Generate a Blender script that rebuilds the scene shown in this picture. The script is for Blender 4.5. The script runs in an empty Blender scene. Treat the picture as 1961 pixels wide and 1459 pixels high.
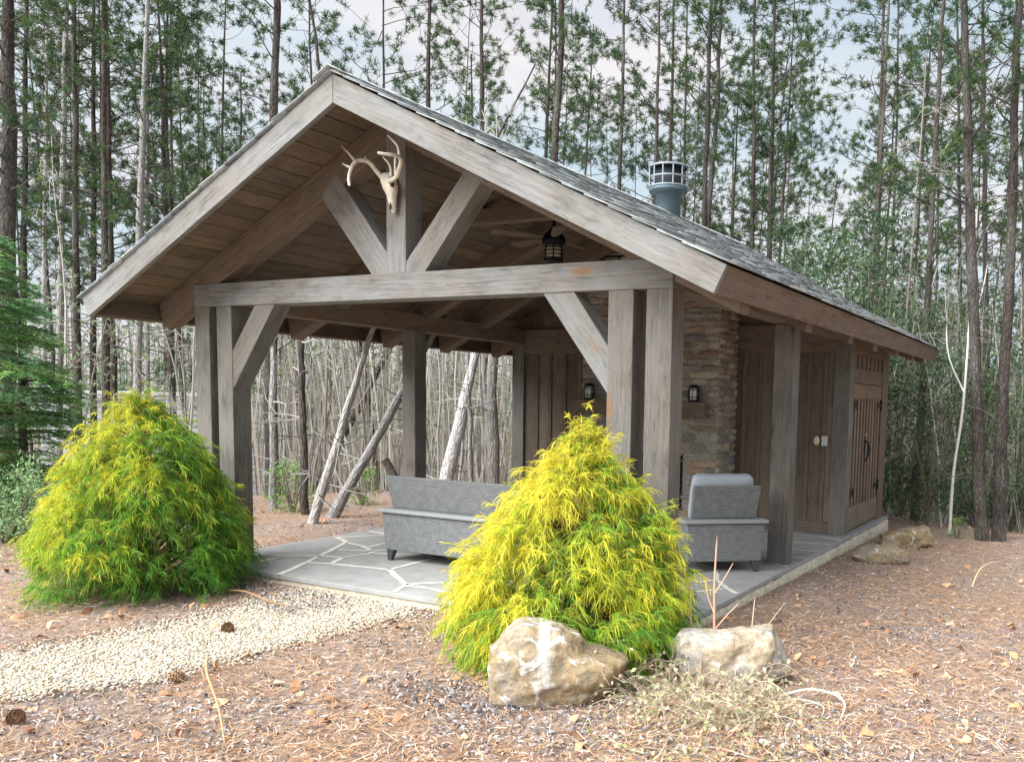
import bpy, bmesh, math, random
import numpy as np
from mathutils import Vector, Matrix, Quaternion, noise as mnoise

random.seed(7)
rng = np.random.default_rng(11)
scene = bpy.context.scene
COL = scene.collection
R = math.radians

# ------------------------------------------------------------------ dimensions (metres)
# x runs to the right along the front, y into the depth, z up; z = 0 is the patio
W, H, HB, P, G = 5.127, 2.447, 0.214, 0.209, 0.105     # width, post height, beam height, post side, gap
Y2, Y3, Y4, Y5 = 2.883, 5.254, 7.631, 7.849            # mid post, shed front, shed back, roof end
YO, S, ZR, BW, XE = 0.663, 0.4828, 3.829, 0.189, 0.586 # front overhang, slope, barge apex, barge width, eave
CX = -W / 2
TH = math.atan(S); CT, ST = math.cos(TH), math.sin(TH)
ZTOP = ZR + BW / CT                                    # top of barge boards at the ridge


def ground_z(x, y):
    base = -0.09
    t = min(max((x + 1.5) / 2.0, 0), 1)
    base -= 0.02 * min(max(y, 0), 8) * t
    if x < -4.9 and y > -0.3:
        base += 0.05 * min((y + .3) / 1.5, 1) * min((-4.9 - x) / .2, 1)
    q = math.hypot(x + 1.5, max(y - 0.5, 0))
    e = max(q - 8.0, 0)
    return base - min(0.2 * e * e / (e + 3.0), 7.5)


# ------------------------------------------------------------------ object helpers
def setp(o, label=None, cat=None, group=None, kind=None):
    if label: o['label'] = label
    if cat: o['category'] = cat
    if group: o['group'] = group
    if kind: o['kind'] = kind
    return o


def thing(name, label, cat, loc=(0, 0, 0), rotz=0, group=None):
    o = bpy.data.objects.new(name, None)
    COL.objects.link(o)
    o.location = loc
    o.rotation_euler = (0, 0, rotz)
    o.empty_display_size = 0.2
    return setp(o, label, cat, group)


def link(name, me, parent=None):
    o = bpy.data.objects.new(name, me)
    COL.objects.link(o)
    if parent is not None: o.parent = parent
    return o


def np_mesh(name, V, F, mats, col=None, midx=None, smooth=False, colname='Col'):
    """V (n,3), F (m,k) arrays -> mesh, quickly; col is one rgb per vertex"""
    V = np.asarray(V, np.float32).reshape(-1, 3)
    F = np.asarray(F, np.int32)
    m, k = F.shape
    me = bpy.data.meshes.new(name)
    me.vertices.add(len(V)); me.vertices.foreach_set('co', V.ravel())
    me.loops.add(m * k); me.loops.foreach_set('vertex_index', F.ravel())
    me.polygons.add(m)
    me.polygons.foreach_set('loop_start', np.arange(0, m * k, k, dtype=np.int32))
    if midx is not None: me.polygons.foreach_set('material_index', np.asarray(midx, np.int32))
    if smooth: me.polygons.foreach_set('use_smooth', np.ones(m, bool))
    for mt in (mats if isinstance(mats, (list, tuple)) else [mats]): me.materials.append(mt)
    if col is not None:
        a = me.color_attributes.new(colname, 'FLOAT_COLOR', 'POINT')
        c = np.ones((len(V), 4), np.float32); c[:, :3] = col
        a.data.foreach_set('color', c.ravel())
    me.update(calc_edges=True)
    me.validate()
    return me


class Geo:
    """collects polygons of any size with uv (metres along / across the grain) and a colour"""
    def __init__(s): s.v = []; s.f = []; s.uv = []; s.col = []; s.mi = []; s.sm = []

    def face(s, pts, uvs=None, col=(1, 1, 1), mi=0, sm=False):
        i = len(s.v)
        s.v += [tuple(p) for p in pts]
        s.f.append(tuple(range(i, i + len(pts))))
        s.uv += uvs or [(p[0], p[1]) for p in pts]
        s.col += [col] * len(pts)
        s.mi.append(mi); s.sm.append(sm)

    def prism(s, poly, ext, grain, col=(1, 1, 1), mi=0):
        """polygon (list of 3d points) extruded along ext; grain = direction of the wood fibres"""
        poly = [Vector(p) for p in poly]; e = Vector(ext); g = Vector(grain).normalized()
        n = Vector((0, 0, 0))
        for a, b in zip(poly, poly[1:] + poly[:1]): n += a.cross(b)
        if n.dot(e) > 0: poly = poly[::-1]
        top = [p + e for p in poly]
        faces = [poly, top[::-1]] + [[poly[j], poly[i], top[i], top[j]] for i in range(len(poly)) for j in [(i + 1) % len(poly)]]
        ou, ov = random.uniform(0, 60), random.uniform(0, 60)
        base = len(s.v)
        idx = {}
        s.v += [tuple(p) for p in poly] + [tuple(p) for p in top]
        s.uv += [None] * (2 * len(poly)); s.col += [col] * (2 * len(poly))
        allp = poly + top
        ids = lambda fc: [base + allp.index(q) for q in fc]
        for k, fc in enumerate(faces):
            nn = (fc[1] - fc[0]).cross(fc[2] - fc[1])
            if nn.length < 1e-12: nn = (fc[2] - fc[1]).cross(fc[3 % len(fc)] - fc[2])
            nn.normalize()
            t = g - nn * g.dot(nn)
            if t.length < .35:
                t = nn.orthogonal()
            t.normalize(); b = nn.cross(t)
            s.f.append((ids(fc), [(q.dot(t) + ou, q.dot(b) + ov + k * .37) for q in fc]))
            s.mi.append(mi); s.sm.append(False)

    def box(s, x0, x1, y0, y1, z0, z1, grain=(0, 0, 1), col=(1, 1, 1), mi=0):
        s.prism([(x0, y0, z0), (x1, y0, z0), (x1, y0, z1), (x0, y0, z1)], (0, y1 - y0, 0), grain, col, mi)

    def hexa(s, bot, top, grain=(0, 0, 1), mi=0):
        """eight-cornered block: bottom quad and top quad, both counter-clockwise from above"""
        b = [Vector(p) for p in bot]; t = [Vector(p) for p in top]; g = Vector(grain)
        base = len(s.v); s.v += [tuple(p) for p in b + t]; s.uv += [None] * 8; s.col += [(1, 1, 1)] * 8
        al = b + t
        ou, ov = random.uniform(0, 60), random.uniform(0, 60)
        for k, f in enumerate([(3, 2, 1, 0), (4, 5, 6, 7), (0, 1, 5, 4), (1, 2, 6, 5), (2, 3, 7, 6), (3, 0, 4, 7)]):
            q = [al[i] for i in f]; nn = (q[1] - q[0]).cross(q[2] - q[1]).normalized()
            tt = g - nn * g.dot(nn)
            if tt.length < .35: tt = nn.orthogonal()
            tt.normalize(); bb = nn.cross(tt)
            s.f.append(([base + i for i in f], [(p.dot(tt) + ou, p.dot(bb) + ov) for p in q]))
            s.mi.append(mi); s.sm.append(False)

    def build(s, name, mats, parent=None, bevel=0.0, seg=2, smooth=False):
        me = bpy.data.meshes.new(name)
        faces = [f[0] if isinstance(f[0], list) else f for f in s.f]
        me.from_pydata(s.v, [], faces)
        uvl = me.uv_layers.new(name='UVMap')
        flat = []
        for f in s.f:
            if isinstance(f[0], list): flat += f[1]
            else: flat += [s.uv[i] for i in f]
        uvl.data.foreach_set('uv', np.asarray(flat, np.float32).ravel())
        a = me.color_attributes.new('Col', 'FLOAT_COLOR', 'POINT')
        c = np.ones((len(s.v), 4), np.float32); c[:, :3] = np.asarray(s.col, np.float32)
        a.data.foreach_set('color', c.ravel())
        for mt in (mats if isinstance(mats, (list, tuple)) else [mats]): me.materials.append(mt)
        me.polygons.foreach_set('material_index', np.asarray(s.mi, np.int32))
        if smooth: me.polygons.foreach_set('use_smooth', np.ones(len(me.polygons), bool))
        me.update()
        o = link(name, me, parent)
        if bevel:
            b = o.modifiers.new('Bevel', 'BEVEL'); b.width = bevel; b.segments = seg
            b.limit_method = 'ANGLE'; b.angle_limit = R(40)
        return o


def tube(pts, rad, sides=6, cap=True):
    """tapered tube -> (V, F quads)"""
    pts = [Vector(p) for p in pts]; V = []; F = []
    n = len(pts)
    up = None
    for i, p in enumerate(pts):
        d = (pts[min(i + 1, n - 1)] - pts[max(i - 1, 0)]).normalized()
        if up is None: up = d.orthogonal().normalized()
        up = (up - d * up.dot(d))
        up = up.normalized() if up.length > 1e-6 else d.orthogonal().normalized()
        sd = d.cross(up)
        r = rad[i] if hasattr(rad, '__len__') else rad
        for k in range(sides):
            a = 2 * math.pi * k / sides
            V.append(p + (up * math.cos(a) + sd * math.sin(a)) * r)
    for i in range(n - 1):
        for k in range(sides):
            a, b = i * sides + k, i * sides + (k + 1) % sides
            F.append((a, b, b + sides, a + sides))
    if cap:
        for i, rev in ((0, True), (n - 1, False)):
            c = len(V); V.append(pts[i])
            for k in range(0, sides, 2):
                q = (i * sides + k, i * sides + (k + 1) % sides, i * sides + (k + 2) % sides, c)
                F.append(q[::-1] if not rev else q)
    return [tuple(v) for v in V], F


class Soup:
    """collects (V, F) arrays of one face size"""
    def __init__(s): s.V = []; s.F = []; s.C = []; s.M = []; s.n = 0

    def add(s, V, F, col=None, mi=0):
        V = np.asarray(V, np.float32).reshape(-1, 3); F = np.asarray(F, np.int32)
        s.V.append(V); s.F.append(F + s.n); s.n += len(V)
        c = np.ones((len(V), 3), np.float32)
        if col is not None: c[:] = col
        s.C.append(c); s.M.append(np.full(len(F), mi, np.int32))

    def mesh(s, name, mats, smooth=False):
        return np_mesh(name, np.concatenate(s.V), np.concatenate(s.F), mats, np.concatenate(s.C), np.concatenate(s.M), smooth)


def ribbons(curves, widths, side):
    """curves (N,K,3), widths (N,K), side (N,3) -> V, F"""
    N, K, _ = curves.shape
    off = side[:, None, :] * widths[:, :, None] * .5
    V = np.stack([curves - off, curves + off], 2).reshape(-1, 3)
    b = (np.arange(N) * K * 2)[:, None] + (np.arange(K - 1) * 2)[None, :]
    b = b.reshape(-1)
    F = np.stack([b, b + 1, b + 3, b + 2], 1)
    return V, F


def unit(a):
    return a / np.maximum(np.linalg.norm(a, axis=-1, keepdims=True), 1e-9)


def lathe(prof, n=20, center=(0, 0)):
    V = []; F = []
    for r, z in prof:
        for k in range(n):
            a = 2 * math.pi * k / n
            V.append((center[0] + r * math.cos(a), center[1] + r * math.sin(a), z))
    for i in range(len(prof) - 1):
        for k in range(n):
            a, b = i * n + k, i * n + (k + 1) % n
            F.append((a, b, b + n, a + n))
    return V, F


def soup_obj(name, VF, mat, parent=None, smooth=True, col=None):
    me = np_mesh(name, VF[0], VF[1], mat, None if col is None else np.tile(col, (len(VF[0]), 1)), smooth=smooth)
    return link(name, me, parent)


# ------------------------------------------------------------------ materials
def new_mat(name):
    m = bpy.data.materials.new(name); m.use_nodes = True
    nt = m.node_tree
    b = nt.nodes['Principled BSDF']
    b.inputs['Specular IOR Level'].default_value = .25
    return m, nt, b


class NT:
    def __init__(s, nt): s.nt = nt

    def n(s, typ, ins=None, **kw):
        nd = s.nt.nodes.new(typ)
        for k, v in kw.items(): setattr(nd, k, v)
        for k, v in (ins or {}).items():
            if isinstance(v, bpy.types.NodeSocket): s.nt.links.new(v, nd.inputs[k])
            else: nd.inputs[k].default_value = v
        return nd

    def ramp(s, fac, stops):
        nd = s.nt.nodes.new('ShaderNodeValToRGB'); s.nt.links.new(fac, nd.inputs['Fac'])
        el = nd.color_ramp.elements
        while len(el) < len(stops): el.new(0.5)
        for e, (p, c) in zip(el, stops):
            e.position = p; e.color = (*c, 1) if len(c) == 3 else c
        return nd.outputs['Color']

    def mix(s, fac, a, b, mode='MIX'):
        nd = s.nt.nodes.new('ShaderNodeMix'); nd.data_type = 'RGBA'; nd.blend_type = mode
        for k, v in ((0, fac), (6, a), (7, b)):
            if isinstance(v, bpy.types.NodeSocket): s.nt.links.new(v, nd.inputs[k])
            else: nd.inputs[k].default_value = (*v, 1) if isinstance(v, tuple) and len(v) == 3 else v
        return nd.outputs[2]

    def math(s, op, a, b=0.0, c=0.0, clamp=False):
        nd = s.nt.nodes.new('ShaderNodeMath'); nd.operation = op; nd.use_clamp = clamp
        for k, v in ((0, a), (1, b), (2, c)):
            if isinstance(v, bpy.types.NodeSocket): s.nt.links.new(v, nd.inputs[k])
            else: nd.inputs[k].default_value = v
        return nd.outputs[0]

    def link(s, a, b): s.nt.links.new(a, b)


def wood(name, dark, light, warm, warm_amt=.5, knots=1.0, rough=.85, saw=.5, usecol=False):
    m, nt, b = new_mat(name); t = NT(nt)
    uv = t.n('ShaderNodeUVMap').outputs[0]
    mp = lambda sx, sy, rz=0: t.n('ShaderNodeMapping', {'Vector': uv, 'Scale': (sx, sy, 1), 'Rotation': (0, 0, rz)}).outputs[0]
    warp = t.n('ShaderNodeTexNoise', {'Vector': mp(.9, 2.2), 'Scale': 1.6, 'Detail': 2.0}).outputs['Color']
    vv = t.n('ShaderNodeVectorMath', {0: mp(.55, 17), 1: t.n('ShaderNodeVectorMath', {0: warp, 1: (.6, 1.3, 0)}, operation='MULTIPLY').outputs[0]}, operation='ADD').outputs[0]
    grain = t.n('ShaderNodeTexNoise', {'Vector': vv, 'Scale': 2.6, 'Detail': 8.0, 'Roughness': .68}).outputs[0]
    fine = t.n('ShaderNodeTexNoise', {'Vector': mp(3, 120), 'Scale': 2.0, 'Detail': 3.0}).outputs[0]
    blot = t.n('ShaderNodeTexNoise', {'Vector': mp(.9, 3.0), 'Scale': 1.3, 'Detail': 5.0, 'Roughness': .6}).outputs[0]
    blot2 = t.n('ShaderNodeTexNoise', {'Vector': mp(2.3, 6.0), 'Scale': 1.7, 'Detail': 5.0, 'Roughness': .65}).outputs[0]
    c = t.ramp(grain, [(.22, dark), (.42, tuple(x * .35 + y * .65 for x, y in zip(dark, light))), (.7, light)])
    c = t.mix(t.math('MULTIPLY', t.ramp(blot, [(.42, (0, 0, 0)), (.68, (1, 1, 1))]), warm_amt), c, warm)
    c = t.mix(t.math('MULTIPLY', t.ramp(blot2, [(.3, (1, 1, 1)), (.5, (0, 0, 0))]), .45), c, tuple(x * .6 for x in dark))
    c = t.mix(.42, c, t.ramp(fine, [(.3, (.22, .22, .22)), (.7, (.74, .74, .74))]), 'OVERLAY')
    crk = t.n('ShaderNodeTexNoise', {'Vector': mp(.5, 11), 'Scale': 2.2, 'Detail': 2.0}).outputs[0]
    c = t.mix(t.ramp(crk, [(.49, (0, 0, 0)), (.5, (.5, .5, .5)), (.512, (0, 0, 0))]), c, tuple(x * .35 for x in dark))
    sw = t.n('ShaderNodeTexWave', {'Vector': mp(1, .45, R(8)), 'Scale': 38.0, 'Distortion': 2.5, 'Detail': 2.0, 'Detail Scale': .3}, wave_type='BANDS', bands_direction='X').outputs[1]
    swm = t.math('MULTIPLY', sw, t.ramp(t.n('ShaderNodeTexNoise', {'Vector': mp(1.2, 1.6), 'Scale': 1.2}).outputs[0], [(.45, (0, 0, 0)), (.62, (1, 1, 1))]))
    c = t.mix(t.math('MULTIPLY', swm, .45 * saw), c, tuple(min(1, x * 1.7) for x in light))
    # knots
    vo = t.n('ShaderNodeTexVoronoi', {'Vector': mp(1.1, 3.2), 'Scale': 1.0, 'Randomness': 1.0})
    sel = t.math('GREATER_THAN', t.n('ShaderNodeSeparateColor', {0: vo.outputs['Color']}).outputs[0], .5)
    kn = t.math('MULTIPLY', sel, t.ramp(vo.outputs['Distance'], [(.05, (1, 1, 1)), (.15, (0, 0, 0))]))
    c = t.mix(t.math('MULTIPLY', kn, .8 * knots), c, (.24, .135, .06))
    if usecol:
        c = t.mix(1.0, c, t.n('ShaderNodeVertexColor', layer_name='Col').outputs[0], 'MULTIPLY')
    t.link(c, b.inputs['Base Color'])
    b.inputs['Roughness'].default_value = rough
    hgt = t.math('ADD', grain, t.math('MULTIPLY', swm, .25 * saw))
    bp = t.n('ShaderNodeBump', {'Height': hgt, 'Strength': .6, 'Distance': .014})
    t.link(bp.outputs[0], b.inputs['Normal'])
    return m


def plain(name, col, rough=.5, metal=0.0, noise_amt=.15, scale=8.0, bump=0.0):
    m, nt, b = new_mat(name); t = NT(nt)
    oc = t.n('ShaderNodeTexCoord').outputs['Object']
    n = t.n('ShaderNodeTexNoise', {'Vector': oc, 'Scale': scale, 'Detail': 6.0, 'Roughness': .6}).outputs[0]
    c = t.mix(1.0, (*col, 1), t.ramp(n, [(.25, (1 - noise_amt,) * 3), (.75, (1 + noise_amt,) * 3)]), 'MULTIPLY')
    t.link(c, b.inputs['Base Color'])
    b.inputs['Roughness'].default_value = rough; b.inputs['Metallic'].default_value = metal
    if bump: t.link(t.n('ShaderNodeBump', {'Height': n, 'Strength': .6, 'Distance': bump}).outputs[0], b.inputs['Normal'])
    return m


def coloured(name, rough=.85, transl=0.0, noise_amt=.25, scale=20.0, bump=0.0, spec=.2):
    """base colour from the vertex colour, broken up by noise"""
    m, nt, b = new_mat(name); t = NT(nt)
    vc = t.n('ShaderNodeVertexColor', layer_name='Col').outputs[0]
    c = vc
    if noise_amt:
        oc = t.n('ShaderNodeTexCoord').outputs['Object']
        n = t.n('ShaderNodeTexNoise', {'Vector': oc, 'Scale': scale, 'Detail': 6.0, 'Roughness': .65}).outputs[0]
        c = t.mix(1.0, vc, t.ramp(n, [(.25, (1 - noise_amt,) * 3), (.75, (1 + noise_amt,) * 3)]), 'MULTIPLY')
        if bump: t.link(t.n('ShaderNodeBump', {'Height': n, 'Strength': .7, 'Distance': bump}).outputs[0], b.inputs['Normal'])
    t.link(c, b.inputs['Base Color']); b.inputs['Roughness'].default_value = rough
    b.inputs['Specular IOR Level'].default_value = spec
    if transl:
        tr = t.n('ShaderNodeBsdfTranslucent', {'Color': c})
        mx = t.n('ShaderNodeMixShader', {0: transl, 1: b.outputs[0], 2: tr.outputs[0]})
        t.link(mx.outputs[0], nt.nodes['Material Output'].inputs['Surface'])
    return m


def bark(name, dark, light, lichen, amt=.4):
    m, nt, b = new_mat(name); t = NT(nt)
    oc = t.n('ShaderNodeTexCoord').outputs['Object']
    rnd = t.n('ShaderNodeObjectInfo').outputs['Random']
    off = t.n('ShaderNodeCombineXYZ', {0: t.math('MULTIPLY', rnd, 37.0), 2: t.math('MULTIPLY', rnd, 91.0)}).outputs[0]
    p = t.n('ShaderNodeVectorMath', {0: oc, 1: off}, operation='ADD').outputs[0]
    mp = lambda sc: t.n('ShaderNodeMapping', {'Vector': p, 'Scale': sc}).outputs[0]
    n1 = t.n('ShaderNodeTexNoise', {'Vector': mp((16, 16, 3.2)), 'Scale': 1.6, 'Detail': 7.0, 'Roughness': .7}).outputs[0]
    n2 = t.n('ShaderNodeTexNoise', {'Vector': mp((3, 3, .8)), 'Scale': 1.1, 'Detail': 4.0}).outputs[0]
    vo = t.n('ShaderNodeTexVoronoi', {'Vector': mp((26, 26, 6)), 'Scale': 1.0}, feature='DISTANCE_TO_EDGE').outputs[0]
    c = t.ramp(n1, [(.32, dark), (.66, light)])
    c = t.mix(t.math('MULTIPLY', t.ramp(n2, [(.48, (0, 0, 0)), (.66, (1, 1, 1))]), amt), c, lichen)
    c = t.mix(t.ramp(vo, [(.0, (.65, .65, .65)), (.12, (0, 0, 0))]), c, tuple(x * .5 for x in dark))
    tint = t.ramp(rnd, [(0, (.75, .74, .73)), (.5, (1, .97, .95)), (1, (1.25, 1.2, 1.18))])
    c = t.mix(1.0, c, tint, 'MULTIPLY')
    t.link(c, b.inputs['Base Color']); b.inputs['Roughness'].default_value = .95
    b.inputs['Specular IOR Level'].default_value = .1
    bp = t.n('ShaderNodeBump', {'Height': t.math('ADD', n1, t.math('MULTIPLY', vo, 1.5)), 'Strength': .8, 'Distance': .03})
    t.link(bp.outputs[0], b.inputs['Normal'])
    return m


M = {}
M['front'] = wood('weathered_grey_wood', (.060, .061, .061), (.26, .262, .256), (.19, .15, .105), .55, saw=.9, knots=1.0)
M['post'] = wood('weathered_post_wood', (.052, .049, .045), (.197, .188, .174), (.165, .128, .09), .5, saw=1.25)
M['fascia'] = wood('brown_fascia_wood', (.078, .060, .047), (.205, .162, .128), (.175, .118, .078), .5, saw=.25)
M['inner'] = wood('sheltered_brown_wood', (.085, .066, .052), (.225, .18, .142), (.21, .14, .09), .45, saw=.3)
M['wall'] = wood('dark_stained_boards', (.082, .064, .05), (.225, .185, .150), (.20, .148, .102), .4, saw=.2, usecol=True)
M['soffit'] = wood('soffit_planks', (.072, .058, .046), (.20, .16, .126), (.20, .135, .085), .4, saw=.15, usecol=True, knots=.8)
M['black'] = plain('black_iron', (.018, .019, .022), .5, .6, .2)
M['bark'] = bark('pine_bark', (.040, .034, .031), (.135, .116, .106), (.19, .20, .18), .5)
M['greybark'] = bark('grey_bark', (.25, .245, .24), (.54, .53, .525), (.60, .60, .59), .5)
M['whitebark'] = bark('weathered_white_bark', (.46, .45, .45), (.80, .79, .80), (.85, .85, .84), .5)
M['twig'] = coloured('dead_twigs', .95, 0, 0)
M['needle'] = coloured('pine_needles', .6, .3, 0)
M['leaf'] = coloured('leaves', .5, .3, 0, spec=.35)
M['frond'] = coloured('golden_thread_foliage', .6, .35, 0)
M['chips'] = coloured('ground_litter', .95, 0, .3, 40.0, 0, .1)
M['pebble'] = coloured('pale_pebbles', .8, 0, .2, 60.0, 0, .2)
M['stone'] = coloured('chimney_stones', .85, 0, .45, 26.0, .012)
M['slate'] = coloured('roof_shingles', .75, 0, .4, 14.0, .006)
M['mortar'] = plain('mortar', (.30, .285, .245), .95, 0, .25, 18, .01)
M['cement'] = plain('parged_foundation', (.62, .56, .44), .95, 0, .3, 14, .03)
M['cushion'] = plain('blue_grey_cushion', (.36, .40, .44), .95, 0, .06, 60, .003)
M['pipe'] = plain('painted_flue_metal', (.105, .15, .175), .5, .2, .15, 6)
M['cage'] = plain('galvanised_cage', (.27, .31, .34), .45, .4, .12, 20)
M['candle'] = plain('cream_candle', (.86, .85, .80), .6, 0, .03)
M['bone'] = plain('weathered_bone', (.68, .63, .53), .7, 0, .25, 22, .004)
M['hollow_shade'] = plain('painted_hollow_shade', (.05, .04, .035), .95, 0, .2)  # dark tone standing for the shade in the skull's hollows
M['plate'] = plain('ivory_plastic', (.62, .56, .40), .45, 0, .04)
M['switch'] = plain('pale_grey_plastic', (.55, .58, .60), .45, 0, .04)
M['brass'] = plain('old_brass', (.45, .33, .14), .4, .8, .2)
M['cage_shade'] = plain('painted_cage_shade', (.035, .04, .045), .7, 0, .2)  # dark tone standing for the shade inside the spark cage
M['near_black'] = plain('near_black_backing', (.02, .021, .023), .9, 0, .3)  # near-black, for the firebox and the vent backing
M['housewall'] = None


def weave():
    m, nt, b = new_mat('grey_wicker'); t = NT(nt)
    uv = t.n('ShaderNodeUVMap').outputs[0]
    br = t.n('ShaderNodeTexBrick', {'Vector': uv, 'Scale': 1.0, 'Color1': (.285, .30, .305, 1), 'Color2': (.235, .248, .252, 1), 'Mortar': (.12, .125, .13, 1),
                                    'Mortar Size': .004, 'Mortar Smooth': .9, 'Brick Width': .034, 'Row Height': .0145, 'Bias': 0.0})
    n = t.n('ShaderNodeTexNoise', {'Vector': uv, 'Scale': 14.0, 'Detail': 4.0}).outputs[0]
    c = t.mix(1.0, br.outputs[0], t.ramp(n, [(.3, (.85, .85, .85)), (.7, (1.15, 1.14, 1.1))]), 'MULTIPLY')
    t.link(c, b.inputs['Base Color']); b.inputs['Roughness'].default_value = .55
    bp = t.n('ShaderNodeBump', {'Height': t.math('SUBTRACT', 1.0, br.outputs['Fac']), 'Strength': .9, 'Distance': .005})
    t.link(bp.outputs[0], b.inputs['Normal'])
    return m


M['weave'] = weave()
M['rim'] = plain('smooth_grey_frame', (.28, .294, .30), .45, 0, .1, 30)
M['leg'] = plain('dark_grey_leg', (.06, .065, .07), .45, 0, .1)


def flag():
    m, nt, b = new_mat('flagstone'); t = NT(nt)
    oc = t.n('ShaderNodeTexCoord').outputs['Object']
    big = t.n('ShaderNodeTexVoronoi', {'Vector': oc, 'Scale': .9}).outputs['Color']
    n = t.n('ShaderNodeTexNoise', {'Vector': oc, 'Scale': 5.0, 'Detail': 8.0, 'Roughness': .65}).outputs[0]
    n2 = t.n('ShaderNodeTexNoise', {'Vector': oc, 'Scale': 1.1, 'Detail': 4.0}).outputs[0]
    c = t.ramp(n, [(.28, (.235, .24, .238)), (.72, (.39, .395, .39))])
    c = t.mix(t.math('MULTIPLY', t.n('ShaderNodeSeparateColor', {0: big}).outputs[0], .4), c, (.35, .335, .325))
    c = t.mix(t.math('MULTIPLY', t.ramp(n2, [(.45, (0, 0, 0)), (.7, (1, 1, 1))]), .4), c, (.36, .355, .31))
    t.link(c, b.inputs['Base Color']); b.inputs['Roughness'].default_value = .7
    t.link(t.n('ShaderNodeBump', {'Height': n, 'Strength': .35, 'Distance': .01}).outputs[0], b.inputs['Normal'])
    return m


M['flag'] = flag()
M['joint'] = plain('pale_mortar_joint', (.68, .66, .58), .9, 0, .08, 20)


def soil():
    m, nt, b = new_mat('pine_straw_mulch'); t = NT(nt)
    oc = t.n('ShaderNodeTexCoord').outputs['Object']
    n1 = t.n('ShaderNodeTexNoise', {'Vector': oc, 'Scale': .55, 'Detail': 5.0, 'Roughness': .6}).outputs[0]
    n2 = t.n('ShaderNodeTexNoise', {'Vector': oc, 'Scale': 26.0, 'Detail': 6.0, 'Roughness': .75}).outputs[0]
    n3 = t.n('ShaderNodeTexNoise', {'Vector': t.n('ShaderNodeMapping', {'Vector': oc, 'Scale': (60, 14, 30), 'Rotation': (0, 0, .6)}).outputs[0], 'Scale': 1.0, 'Detail': 4.0, 'Distortion': 1.5}).outputs[0]
    c = t.ramp(n2, [(.3, (.14, .115, .10)), (.5, (.34, .26, .205)), (.68, (.50, .42, .365))])
    c = t.mix(t.ramp(n3, [(.45, (0, 0, 0)), (.62, (.8, .8, .8))]), c, (.43, .25, .155))
    c = t.mix(t.math('MULTIPLY', t.ramp(n1, [(.45, (0, 0, 0)), (.62, (1, 1, 1))]), .55), c, (.30, .275, .275))
    t.link(c, b.inputs['Base Color']); b.inputs['Roughness'].default_value = .95
    b.inputs['Specular IOR Level'].default_value = .08
    t.link(t.n('ShaderNodeBump', {'Height': n2, 'Strength': .9, 'Distance': .03}).outputs[0], b.inputs['Normal'])
    return m


M['soil'] = soil()
M['sand'] = plain('pale_gravel_bed', (.50, .455, .37), .95, 0, .35, 30, .02)


def rockmat(name, seed, vein=False, lift=1.0):
    m, nt, b = new_mat(name); t = NT(nt)
    oc = t.n('ShaderNodeMapping', {'Vector': t.n('ShaderNodeTexCoord').outputs['Object'], 'Location': (seed, seed * 2, 0)}).outputs[0]
    n = t.n('ShaderNodeTexNoise', {'Vector': oc, 'Scale': 3.4, 'Detail': 9.0, 'Roughness': .68, 'Distortion': .8}).outputs[0]
    n2 = t.n('ShaderNodeTexNoise', {'Vector': oc, 'Scale': 7.0, 'Detail': 9.0, 'Roughness': .7, 'Distortion': 1.2}).outputs[0]
    n3 = t.n('ShaderNodeTexNoise', {'Vector': oc, 'Scale': 30.0, 'Detail': 5.0}).outputs[0]
    c = t.ramp(n, [(.3, (.26, .235, .20)), (.45, (.38, .30, .20)), (.55, (.38, .36, .32)), (.7, (.30, .305, .305))]) if lift > 1 else t.ramp(n, [(.3, tuple(lift * k for k in (.15, .13, .10))), (.45, tuple(lift * k for k in (.32, .235, .13))), (.55, tuple(lift * k for k in (.30, .25, .18))), (.7, tuple(lift * k for k in (.22, .215, .20)))])
    c = t.mix(t.ramp(n2, [(.56, (0, 0, 0)), (.64, (1, 1, 1))]), c, (.62, .60, .55))
    c = t.mix(t.ramp(n2, [(.30, (.8, .8, .8)), (.42, (0, 0, 0))]), c, (.25, .16, .075))
    c = t.mix(.55, c, t.ramp(n3, [(.3, (.25, .25, .25)), (.7, (.74, .74, .74))]), 'OVERLAY')
    if vein:
        sx = t.n('ShaderNodeSeparateXYZ', {0: t.n('ShaderNodeTexCoord').outputs['Object']})
        q = t.math('ABSOLUTE', t.math('ADD', t.math('ADD', sx.outputs[0], t.math('MULTIPLY', sx.outputs[2], .12)), t.math('MULTIPLY_ADD', n2, .13, -.045)))
        q = t.math('ADD', q, t.math('MULTIPLY', t.math('LESS_THAN', sx.outputs[2], .14), .1))
        c = t.mix(t.ramp(q, [(.012, (.85, .85, .85)), (.045, (0, 0, 0))]), c, (.56, .54, .50))
    t.link(c, b.inputs['Base Color']); b.inputs['Roughness'].default_value = .9
    bp = t.n('ShaderNodeBump', {'Height': t.math('ADD', n2, t.math('MULTIPLY', n3, .4)), 'Strength': .7, 'Distance': .035})
    t.link(bp.outputs[0], b.inputs['Normal'])
    return m

# ================================================================== PAVILION
pav = thing('pavilion', 'open timber pavilion with weathered posts, stone fireplace and shingled gable roof', 'pavilion', (CX, 0, 0))
PO = Vector((CX, 0, 0))


class PGeo(Geo):
    """geometry given in world coordinates, stored relative to the pavilion's base"""
    def build(s, name, mats, parent=None, bevel=0.006, seg=2, smooth=False):
        s.v = [(a - CX, b, c) for a, b, c in s.v]
        return super().build(name, mats, parent or pav, bevel, seg, smooth)


def zroof(x, off=0.0):                     # height of barge-bottom line at x, plus off
    return ZR - S * abs(x - CX) + off


def post(x0, x1, y0, y1, z1, mat=M['post']):
    g = PGeo(); g.box(x0, x1, y0, y1, 0.0, z1, (0, 0, 1)); return g.build('post', mat)


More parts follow.
